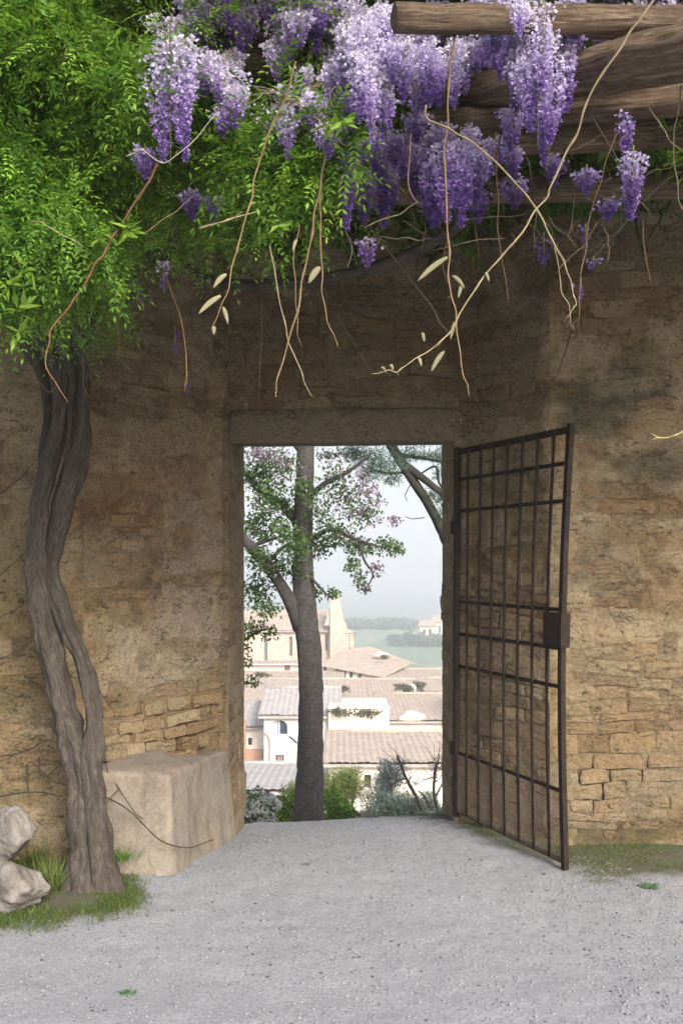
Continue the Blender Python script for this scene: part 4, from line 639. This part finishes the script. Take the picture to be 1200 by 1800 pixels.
def shrub_ball(label, c, r, n, ca, cb, s=.05, fl=None, name='bush', cat='bush', seed=0, stems=True, shell=.35, asp=.55, mat=M_leaf):
    rng = np.random.default_rng(seed+int(abs(c[0])*100)); par = tag(empty(name, (c[0], c[1], c[2]-r[2])), label, cat)
    P = []; k = 14; cs = ellipsoid(c, np.array(r)*.72, k, rng, .6)
    for q in cs: P.append(ellipsoid(q, np.array(r)*rng.uniform(.32, .5), n//k, rng, shell))
    P = np.vstack(P); m = len(P); D = (P-np.asarray(c))/np.asarray(r)*.6+rv(m, rng)+np.array((0, 0, .3)); kites('foliage', P, D, rv(m, rng)+np.array((0, -.2, .6)), rng.uniform(.6, 1.3, m)*s, s*asp, leafcol(m, ca, cb, rng), mat, par)
    if fl:
        nf, fc, fs = fl; d = rv(nf, rng); d[:, 1] = -abs(d[:, 1]); d[:, 2] = abs(d[:, 2])*.9-.25; P = cs[rng.integers(0, k, nf)]+d*np.array(r)*.45; kites('blossom', np.vstack([P]*3), rv(nf*3, rng)+np.array((0, -.6, .3)), rv(nf*3, rng)+np.array((0, -1., .4)), fs, fs*.9, leafcol(nf*3, fc, np.array(fc)*.9, rng, .08), M_petal, par)
    if stems:
        m_ = MB()
        for i in range(7): m_.tube(smoothline([np.array(c)-np.array((rng.normal(0, .06), rng.normal(0, .06), r[2]+.35)), np.array(c)+rv(1, rng)[0]*np.array(r)*.3, cs[i]], 4), interp_r([.022, .014, .006], 9), 6)
        m_.build('stem', M_tree, par, True, uv=True)
    return par
# church on the ridge
ch = tag(empty('church', pt(520, 1165, 112)), 'sandy stone church with lancet windows and tall end gable on the ridge', 'church')
D = 112; x0, ze = XZ(395, 1106, D); x1, zb = XZ(606, 1172, D)
hs = []; 
for a, b, t_, bt in ((464, 470, 1112, 1163), (508, 514, 1119, 1153), (571.5, 576, 1114, 1144)):
    u, zt = XZ(a, t_, D); v, zl = XZ(b, bt, D); hs.append((u, v, zl, zt))
facade(ch, x0, x1, zb-4, ze, D, hs, M_ochre, .5)
for u, v, zl, zt in hs:
    f = MB().box((u, D+.35, zl), (v, D+.45, zt)).build('window', M_slate, ch); n = 8; r_ = (v-u)/2
    for s in (-1, 1):
        V = [((u+v)/2+s*r_, D-.01, zt+.01)]+[((u+v)/2+s*r_*math.sin(q), D-.01, zt-r_+r_*math.cos(q)) for q in np.linspace(0, math.pi/2, n)]; MB().add(V, [tuple(range(len(V))) if s < 0 else tuple(range(len(V)))[::-1]]).build('arch_head', M_ochre, f)
zr = EYE-(1073-HOR)/F*(D+6); rf = roof_plane('roof', (x0, D-.5, ze-.15), (x1-.2, D-.5, ze-.15), (x1-.4, D+6, zr), (x0, D+6, zr), M_rooft, ch, .5, .06, 14, 8); roof_plane('roof', (x0, D+12.5, ze-.15), (x1-.2, D+12.5, ze-.15), (x1-.4, D+6, zr), (x0, D+6, zr), M_rooft, ch, .5, .06, 6, 9)
MB().box((x0, D-.42, ze-.32), (x1-.2, D-.3, ze-.1)).build('eave_board', M_roofg, rf)
def gable_slab(pts, D0, D1, mat, parent, name):
    P = [XZ(a, b, D0) for a, b in pts]; n = len(P); V = [(x, D0, z) for x, z in P]+[(x, D1, z) for x, z in P]
    return MB().add(V, [tuple(range(n))[::-1], tuple(range(n, 2*n))]+[(i, (i+1) % n, n+(i+1) % n, n+i) for i in range(n)]).build(name, mat, parent)
gable_slab([(580, 1180), (580, 1062), (584, 1052), (588, 1046), (593, 1046), (597, 1054), (600, 1072), (604, 1092), (609, 1100), (610, 1108), (621, 1112), (622, 1180)], D-1.2, D+1.5, M_ochre, ch, 'end_gable')
gable_slab([(580.5, 1100), (580.5, 1066), (578, 1072), (570, 1099)], D-.9, D-.3, M_ochre, ch, 'stair_buttress')
po = MB(); po.tube([pt(614, 1142, 108), pt(614, 1112, 108)], .035, 6); po.tube([pt(603, 1113, 108), pt(626, 1113, 108)], .03, 6); po.tube([pt(606, 1118, 108), pt(622, 1118, 108)], .02, 6); tag(po.build('aerial', M_iron), 'thin metal aerial standing before the church gable', 'aerial')
# arcaded range below the church
ar = tag(empty('arcade_building', pt(600, 1185, 96)), 'low cream range with row of dark openings and broad tan roof below the church', 'building'); D = 96
E0, E1 = pt(395, 1167, D), pt(666, 1189, D); Em = pt(556, 1167, D)
def sl_wall():
    m = MB()
    for a, b in ((E0, Em), (Em, E1)): m.add([a-np.array((0, 0, 3.2)), b-np.array((0, 0, 3.0)), b, a], [(0, 1, 2, 3)])
    b = E1; b2 = b-np.array((0, 0, 3.)); m.add([b2, b2+np.array((1.2, 9, 0)), b+np.array((1.2, 9, 0)), b], [(0, 1, 2, 3)]); m.build('wall', M_white, ar)
    for px in (505, 571, 592, 605, 617, 632, 658):
        a, b = (E0, Em) if px < 556 else (Em, E1); t = (pt(px, 1170, D)[0]-a[0])/(b[0]-a[0]); c = a*(1-t)+b*t; w = .15 if px != 505 else .26; MB().box((c[0]-w, D-.06, c[2]-(.9 if px != 505 else .9)), (c[0]+w, D+.05, c[2]-.14)).build('opening', M_dark if px != 505 else M_shut, ar)
sl_wall(); roof_plane('roof', E0-np.array((0, .6, .1)), Em-np.array((0, .6, .1)), pt(556, 1161, 101), pt(395, 1162, 101), M_rooft, ar, .45, .06, 5, 12); roof_plane('roof', Em-np.array((0, .6, .1)), E1+np.array((.5, -.6, -.1)), pt(722, 1167, 105), pt(606, 1141, 108), M_rooft, ar, .45, .06, 14, 13); roof_plane('roof', pt(606, 1141, 108), pt(722, 1167, 105), pt(742, 1172, 112), pt(650, 1136, 114), M_rooft, ar, .45, .05, 6, 14)
# roofscape between church and houses
for k, (lab, D, l, r, ev, bs, dp, rg, rm, shed) in enumerate([
    ('wide tan roof on the slope directly above the arched white house', 74, 395, 640, 1248, 1262, 14, 1196, M_rooft, True), ('broad clay roof under the arcaded range on the left', 86, 395, 600, 1205, 1215, 10, 1183, M_rooft, True),
    ('small roof with shaded eave at the right jamb', 80, 752, 800, 1218, 1232, 9, 1194, M_rooft, True), ('long low clay roof below the edge of the ridge', 92, 660, 820, 1200, 1212, 12, 1178, M_rooft, True), ('irregular tan roof with white patch right of the cream terrace', 66, 672, 830, 1268, 1292, 12, 1222, M_rooft, True), ('flat clay roof in the middle of the roofscape behind the tree', 80, 610, 752, 1230, 1240, 11, 1196, M_rooft, True)]):
    house(lab, D, l, r, ev, bs, dp, rg, M_render, rm, [], seed=20+k, shed=shed, over=.3)
house('cream house with clay roof beyond the right jamb', 62, 850, 1010, 1240, 1330, 11, 1195, M_render, M_rooft, [(880, 892, 1268, 1292, 'shut'), (940, 952, 1268, 1292, 'shut')], seed=40)
house('low white house with clay roof beyond the barn', 78, 870, 1120, 1205, 1260, 12, 1172, M_white, M_rooft, [(920, 930, 1222, 1240, 'dark')], seed=41)
house('white house with grey roof beyond the left jamb', 64, 250, 390, 1235, 1330, 11, 1192, M_white, M_roofg, [(300, 312, 1262, 1288, 'shut')], seed=42)
rng = np.random.default_rng(77)
def rubble(label, px, py, D, r, mat, seed):
    c = pt(px, py, D); rr = np.random.default_rng(seed); V = []; nu, nv = 16, 8
    for j in range(nv+1):
        ph = math.pi*j/nv; th = 2*math.pi*np.arange(nu)/nu; d = np.stack([np.sin(ph)*np.cos(th), np.sin(ph)*np.sin(th), np.full(nu, math.cos(ph))], 1); V.append(c+d*np.array(r)*(1+.5*(fbm(d[:, 0]*2+5, d[:, 1]*2+d[:, 2]*2, seed)-.5)*2)[:, None])
    return tag(mesh('boulder', np.vstack(V), np.array([(j*nu+i, (j+1)*nu+i, (j+1)*nu+(i+1) % nu, j*nu+(i+1) % nu) for j in range(nv) for i in range(nu)]), mat, None, True), label, 'rock')
rubble('white rock outcrop among the tan roofs at right', 722, 1262, 66.2, (.9, .5, .5), M_render, 5); rubble('pair of bleached stones on the ridge roof below the far field', 668, 1151, 104.5, (.8, .5, .28), M_render, 6); rubble('small white stone at the end of the dark branch on the roofs', 724, 1210, 79.5, (.4, .4, .4), M_white, 7)
for k, (px, py, D, w) in enumerate([(460, 1186, 84, 1.0), (604, 1211, 79, .7), (702, 1208, 79, .9), (715, 1211, 78.5, .8), (735, 1204, 80, .8), (600, 1251, 57.4, .9), (650, 1253, 57.4, 1.1), (676, 1155, 102, .5)]):
    shrub_ball(['dark shrub below the church wall', 'tiny dark shrub on the tan slope', 'left dark shrub of the row on the roofs', 'middle dark shrub of the row on the roofs', 'right dark shrub of the row on the roofs', 'left weed clump on the cream terrace', 'right olive weed clump on the cream terrace', 'dark speck of shrub beside the bleached stones'][k], pt(px, py, D), (w, .5, .28), 220, (.08, .09, .04), (.20, .19, .10), .22, name='shrub', cat='shrub', stems=False, seed=k)
# far valley: tree line and farm buildings in the haze
def far_trees():
    rng = np.random.default_rng(4); P = []; 
    for i in range(260):
        if i < 170: D = rng.uniform(490, 560); px = 590+145*rng.random()**.8
        else: D = rng.uniform(375, 400); px = rng.uniform(690, 790)
        x = (px-600)/F*D; z = float(terr_h(np.array([x]), np.array([D]))[0]); P.append(ellipsoid((x, D, z+rng.uniform(.5, 2.5)), (rng.uniform(1.5, 4), 3, rng.uniform(1, 2.6)), 70, rng, .4))
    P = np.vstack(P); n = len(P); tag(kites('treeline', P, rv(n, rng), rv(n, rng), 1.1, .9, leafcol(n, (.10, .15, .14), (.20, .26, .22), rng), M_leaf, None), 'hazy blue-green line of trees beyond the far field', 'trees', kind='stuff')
far_trees()
for k, (px, D, w, h, lab) in enumerate([(752, 400, 7, 9, 'hazy far farmhouse nearest the right jamb beside the trees'), (770, 405, 5, 11, 'slim hazy far tower at the right jamb')]):
    x = (px-600)/F*D; z = float(terr_h(np.array([x]), np.array([D]))[0]); par = tag(empty('farmhouse' if k == 0 else 'tower', (x, D, z)), lab, 'building'); facade(par, x-w/2, x+w/2, z-2, z+h*.75, D, [(x-w*.3+i*w*.35, x-w*.3+i*w*.35+w*.14, z+h*.3, z+h*.62) for i in range(2)], M_render, .6)
    MB().box((x-w/2, D+.61, z-2), (x+w/2, D+8, z+h*.74)).build('side_wall', M_dark if 0 else M_render, par)
    for i in range(2): MB().box((x-w*.3+i*w*.35, D+.5, z+h*.3), (x-w*.3+i*w*.35+w*.14, D+.6, z+h*.62)).build('window', M_dark, par)
    roof_plane('roof', (x-w*.56, D-.5, z+h*.75), (x+w*.56, D-.5, z+h*.75), (x+w*.5, D+4, z+h), (x-w*.5, D+4, z+h), M_rooft, par, .8, .1, 5)
# ------------------------------------------------------------------ trees and bushes just outside the doorway
def limb_tube(m, L, R, n=14, seed=0, k=7, **kw): P = pxline(L, k); m.tube(P, interp_r(R, len(P)), n, .05, 2, .10, seed); return P
def sky_tree():
    D = 13.0; par = tag(empty('blossom_tree', tuple(pt(543, 1645, D))), 'tall grey-barked tree with forked trunk and pinkish blossom outside the doorway', 'tree'); r = lambda w: w/2/F*D
    m = MB(); limb_tube(m, [(540,1660,D),(541,1540,D),(542,1440,D),(545,1380,D),(546,1300,D),(545,1200,D),(541,1120,D),(536,1060,D),(533,980,D),(533,900,D),(536,820,D),(538,740,D),(545,640,D),(560,520,D)], [r(84), r(66), r(54), r(48), r(44), r(42), r(42), r(40), r(34), r(33), r(31), r(28), r(20), r(8)], 28, 1, 9)
    m.build('trunk', M_tree, par, True, uv=True)
    tips = []
    for i, (L, R) in enumerate([([(530,1105,D),(512,1062,D-.05),(488,1020,D-.1),(462,985,D-.12),(436,955,D-.1),(390,900,D)], [r(30), r(25), r(21), r(20), r(17), r(10)]), ([(533,930,D),(512,905,D+.1),(490,885,D+.2),(455,860,D+.2),(420,820,D+.2)], [r(20), r(18), r(15), r(12), r(8)]), ([(520,930,D+.05),(508,900,D+.1),(497,875,D+.1)], [r(8), r(9), r(7)]), ([(536,880,D),(570,850,D-.2),(610,830,D-.3),(650,800,D-.4)], [r(12), r(9), r(7), r(5)]), ([(534,960,D),(580,930,D-.2),(630,950,D-.3),(680,965,D-.35)], [r(9), r(7), r(5), r(2)]), ([(470,990,D-.1),(500,960,D-.2),(530,950,D-.2)], [r(8), r(6), r(3)]), ([(440,960,D),(470,950,D),(505,940,D)], [r(8), r(6), r(3)]), ([(630,950,D-.3),(640,985,D-.3),(655,1010,D-.3),(640,1040,D-.3)], [r(4), r(4), r(3), r(2)]), ([(533,1000,D),(560,1030,D-.2),(575,1045,D-.3),(590,1050,D-.3)], [r(6), r(4), r(3), r(2)]), ([(537,800,D),(500,760,D),(450,740,D)], [r(16), r(12), r(6)]), ([(538,760,D),(600,730,D),(660,720,D)], [r(14), r(10), r(5)])]):
        m = MB(); limb_tube(m, L, R, 12, 3+i); m.build('limb', M_tree, par, True, uv=True)
    rng = np.random.default_rng(21); G, Pk = [], []
    for px, py, rx, rz, n, kind in [(455,830,40,40,420,'g'),(480,880,45,40,420,'g'),(450,930,40,45,360,'g'),(500,820,40,30,240,'gp'),(470,800,40,18,200,'p'),(520,960,36,36,260,'g'),(485,1000,45,30,260,'g'),(450,1040,36,36,280,'g'),(470,1070,30,18,110,'g'),(590,840,36,36,200,'gp'),(610,880,40,34,220,'gp'),(560,900,30,40,180,'g'),(640,905,36,30,210,'gp'),(590,940,36,26,230,'g'),(630,960,36,20,230,'g'),(680,960,28,20,120,'g'),(700,965,12,12,40,'g'),(560,960,30,24,150,'g'),(620,990,16,22,80,'g'),(632,1018,14,16,60,'gp'),(640,1035,14,10,40,'gp'),(660,1000,16,14,50,'p'),(585,1042,14,12,60,'g'),(555,1040,16,18,60,'g'),(545,1065,12,10,30,'g'),(640,860,24,20,60,'p'),(665,880,18,14,40,'p'),(690,915,16,12,40,'p'),(640,830,20,18,40,'p'),(655,860,10,8,20,'p'),(580,800,40,14,110,'gp'),(535,860,26,26,140,'g'),(530,1000,22,24,80,'g'),(440,1100,20,14,60,'g'),(455,980,26,24,160,'g'),(500,930,26,24,160,'g'),
            (420,760,80,50,500,'g'),(520,700,90,70,600,'gp'),(640,740,80,40,300,'gp'),(560,600,90,70,500,'g'),(380,880,50,70,350,'g'),(385,1000,40,60,250,'g')]:
        c = pt(px, py, D+rng.normal(0, .35)); P = ellipsoid(c, (rx/F*D, .42, rz/F*D), int(n*1.5), rng, .55); f = {'g': .06, 'gp': .45, 'p': .85}[kind]; k = rng.random(len(P)) < f; G.append(P[~k]); Pk.append(P[k])
    G = np.vstack(G); n = len(G); kites('crown', G, rv(n, rng)+np.array((0, 0, -.2)), rv(n, rng)+np.array((0, 0, .6)), rng.uniform(.04, .085, n), rng.uniform(.024, .045, n), leafcol(n, (.04, .09, .02), (.15, .24, .07), rng), M_leaf, par)
    G = np.vstack(Pk); n = len(G); kites('blossom', G, rv(n, rng), rv(n, rng), rng.uniform(.03, .06, n), rng.uniform(.024, .042, n), leafcol(n, (.26, .17, .27), (.46, .35, .45), rng), M_petal, par)
sky_tree()
def side_tree():
    D = 13.5; par = tag(empty('pine_tree', tuple(pt(912, 1640, D))), 'dark leaning pine whose bare limbs cross the sky beside the right jamb', 'tree'); r = lambda w: w*.72/2/F*D; m = MB()
    limb_tube(m, [(915,1660,D),(895,1450,D),(860,1200,D),(815,1020,D),(778,936,D),(752,885,D),(725,845,D),(700,805,D),(670,750,D),(630,640,D)], [r(66), r(60), r(50), r(36), r(25), r(23), r(23), r(24), r(22), r(12)], 16, 4); m.build('trunk', M_pine, par, True, uv=True)
    for i, (L, R) in enumerate([([(705,812,D),(735,835,D-.05),(778,868,D-.1),(830,900,D-.1)], [r(20), r(18), r(16), r(10)]), ([(700,800,D),(740,805,D+.1),(778,812,D+.1)], [r(10), r(8), r(6)]), ([(735,835,D),(765,820,D+.1),(772,850,D),(790,870,D)], [r(4), r(6), r(6), r(5)]), ([(712,830,D),(690,832,D),(660,828,D),(630,818,D)], [r(8), r(7), r(5), r(3)]), ([(745,910,D),(725,912,D-.2),(712,908,D-.2)], [r(2.5), r(2), r(1.4)]), ([(722,850,D),(712,870,D-.1),(716,882,D-.1)], [r(2.5), r(2), r(1.2)])]):
        m = MB(); limb_tube(m, L, R, 10, 9+i); m.build('limb', M_pine, par, True, uv=True)
    rng = np.random.default_rng(33); G = []
    for px, py, rx, rz, n in [(640,800,40,14,260),(680,815,36,22,300),(650,830,26,16,200),(620,795,24,14,150),(725,800,34,10,160),(765,800,26,10,140),(770,830,12,14,60),(772,875,14,16,90),(755,868,12,10,60),(775,900,10,12,50),(690,840,16,12,100),(700,760,120,40,900),(640,680,100,60,800),(800,800,40,60,300),(760,1000,-1,1,0),(820,900,40,40,300)]:
        if n: c = pt(px, py, D+rng.normal(0, .15)); G.append(ellipsoid(c, (rx/F*D, .25, rz/F*D), int(n*1.6), rng, .5))
    G = np.vstack(G); n = len(G); kites('crown', G, rv(n, rng)+np.array((0, 0, -.3)), rv(n, rng), rng.uniform(.07, .14, n), .011, leafcol(n, (.05, .11, .08), (.13, .22, .15), rng), M_leaf, par)
side_tree()
def bush(label, px, top, bot, w, D, n, ca, cb, sz, **k):
    h = (bot-top)/F*D/2; shrub_ball(label, pt(px, (top+bot)/2, D), (w/2/F*D, w/2/F*D, h), n, ca, cb, sz, **k)
bush('white flowering bush at the left jamb below the terrace edge', 452, 1380, 1490, 88, 14, 7000, (.03, .07, .02), (.10, .17, .05), .05, fl=(1500, (.80, .80, .77), .05), name='flowering_bush', seed=1)
bush('rounded bright green bush right of the tree trunk', 606, 1372, 1500, 110, 15, 12000, (.04, .10, .012), (.13, .24, .025), .055, seed=2)
bush('small green bush between white flowers and tree trunk', 506, 1385, 1500, 60, 15.5, 6000, (.06, .13, .02), (.18, .27, .04), .05, seed=3)
bush('wispy yellow-green shrub above the rounded green bush', 604, 1338, 1430, 96, 18, 5200, (.20, .25, .07), (.34, .40, .14), .11, seed=4, asp=.12)
bush('pale yellow-green spray of leaves left of the trunk over grey roof', 516, 1362, 1420, 36, 18, 900, (.26, .30, .12), (.38, .40, .18), .09, seed=14, asp=.15)
bush('silvery grey-green shrub filling the lower right of the doorway', 694, 1372, 1500, 150, 15, 12000, (.12, .17, .14), (.27, .33, .29), .08, seed=5, asp=.16)
bush('tall feathery grey-blue shrub before the barn wall', 682, 1328, 1450, 78, 17, 4200, (.11, .16, .16), (.26, .32, .31), .08, seed=6, asp=.14)
bush('low silvery shrub at the foot of the right jamb', 762, 1385, 1480, 90, 14.5, 6000, (.14, .19, .16), (.30, .36, .31), .075, seed=7, asp=.16)
def bare_shrub():
    D = 13.4; par = tag(empty('bare_shrub', tuple(pt(735, 1425, D))), 'leafless dark twiggy shrub before the barn at the right jamb', 'shrub'); rng = np.random.default_rng(2)
    for L, w in (([(742,1425,D),(728,1395,D),(712,1365,D),(703,1340,D),(698,1328,D)], 7), ([(712,1368,D),(695,1375,D),(680,1390,D)], 4), ([(755,1420,D),(745,1400,D),(735,1390,D)], 4), ([(768,1420,D),(762,1390,D),(766,1350,D),(772,1330,D)], 6), ([(766,1400,D),(778,1375,D)], 4)):
        P = pxline(L, 6); MB().tube(P, interp_r([w/2/F*D, w/4/F*D], len(P)), 7, 0, 0, .2).build('branch', M_tree, par, True, uv=True)
    m = MB()
    for i in range(90):
        b = pt(*[(703, 1345), (720, 1375), (764, 1365), (690, 1372), (770, 1345)][i % 5], D)+rng.normal(0, .05, 3); e = b+rng.normal(0, .12, 3)+np.array((0, 0, .10)); m.tube([b, (b+e)/2+rng.normal(0, .016, 3), e], [.005, .004, .002], 4, cap=False)
    tag(m.build('twigs', M_tree, par, uv=True), kind='stuff')
bare_shrub()
# leafy sprig reaching in at the left jamb
def sprig():
    rng = np.random.default_rng(8); D = 7.4; par = tag(empty('leafy_branch', tuple(pt(415, 1150, D))), 'leafy branch reaching into the doorway from the left jamb before the church', 'branch'); P = pxline([(400,1150,D),(430,1125,D),(460,1108,D),(484,1104,D)], 6); MB().tube(P, interp_r([.012, .004], len(P)), 6).build('twig', M_tree, par, True, uv=True)
    Q = np.vstack([ellipsoid(pt(x, y, D), (.05, .06, .05), 26, rng) for x, y in ((432,1140),(438,1118),(452,1108),(468,1115),(480,1112),(435,1160),(462,1098),(435,1195),(448,1200))]); n = len(Q); kites('foliage', Q, rv(n, rng), rv(n, rng), .04, .022, leafcol(n, (.05, .10, .02), (.18, .24, .05), rng), M_leaf, par)
sprig()
# ------------------------------------------------------------------ air over the valley
hz = MB().box((-2890, -60, -75), (2890, 2960, 140)).build('haze', None); vm = bpy.data.materials.new('valley_haze'); vm.use_nodes = True; t = vm.node_tree; t.nodes.remove(t.nodes['Principled BSDF']); pv = t.nodes.new('ShaderNodeVolumePrincipled'); pv.inputs['Color'].default_value = (.925, .96, 1, 1); pv.inputs['Density'].default_value = .0015; pv.inputs['Anisotropy'].default_value = 0
t.links.new(pv.outputs[0], t.nodes['Material Output'].inputs['Volume']); hz.data.materials.append(vm); tag(hz, 'pale haze filling the valley air', 'haze', kind='stuff')
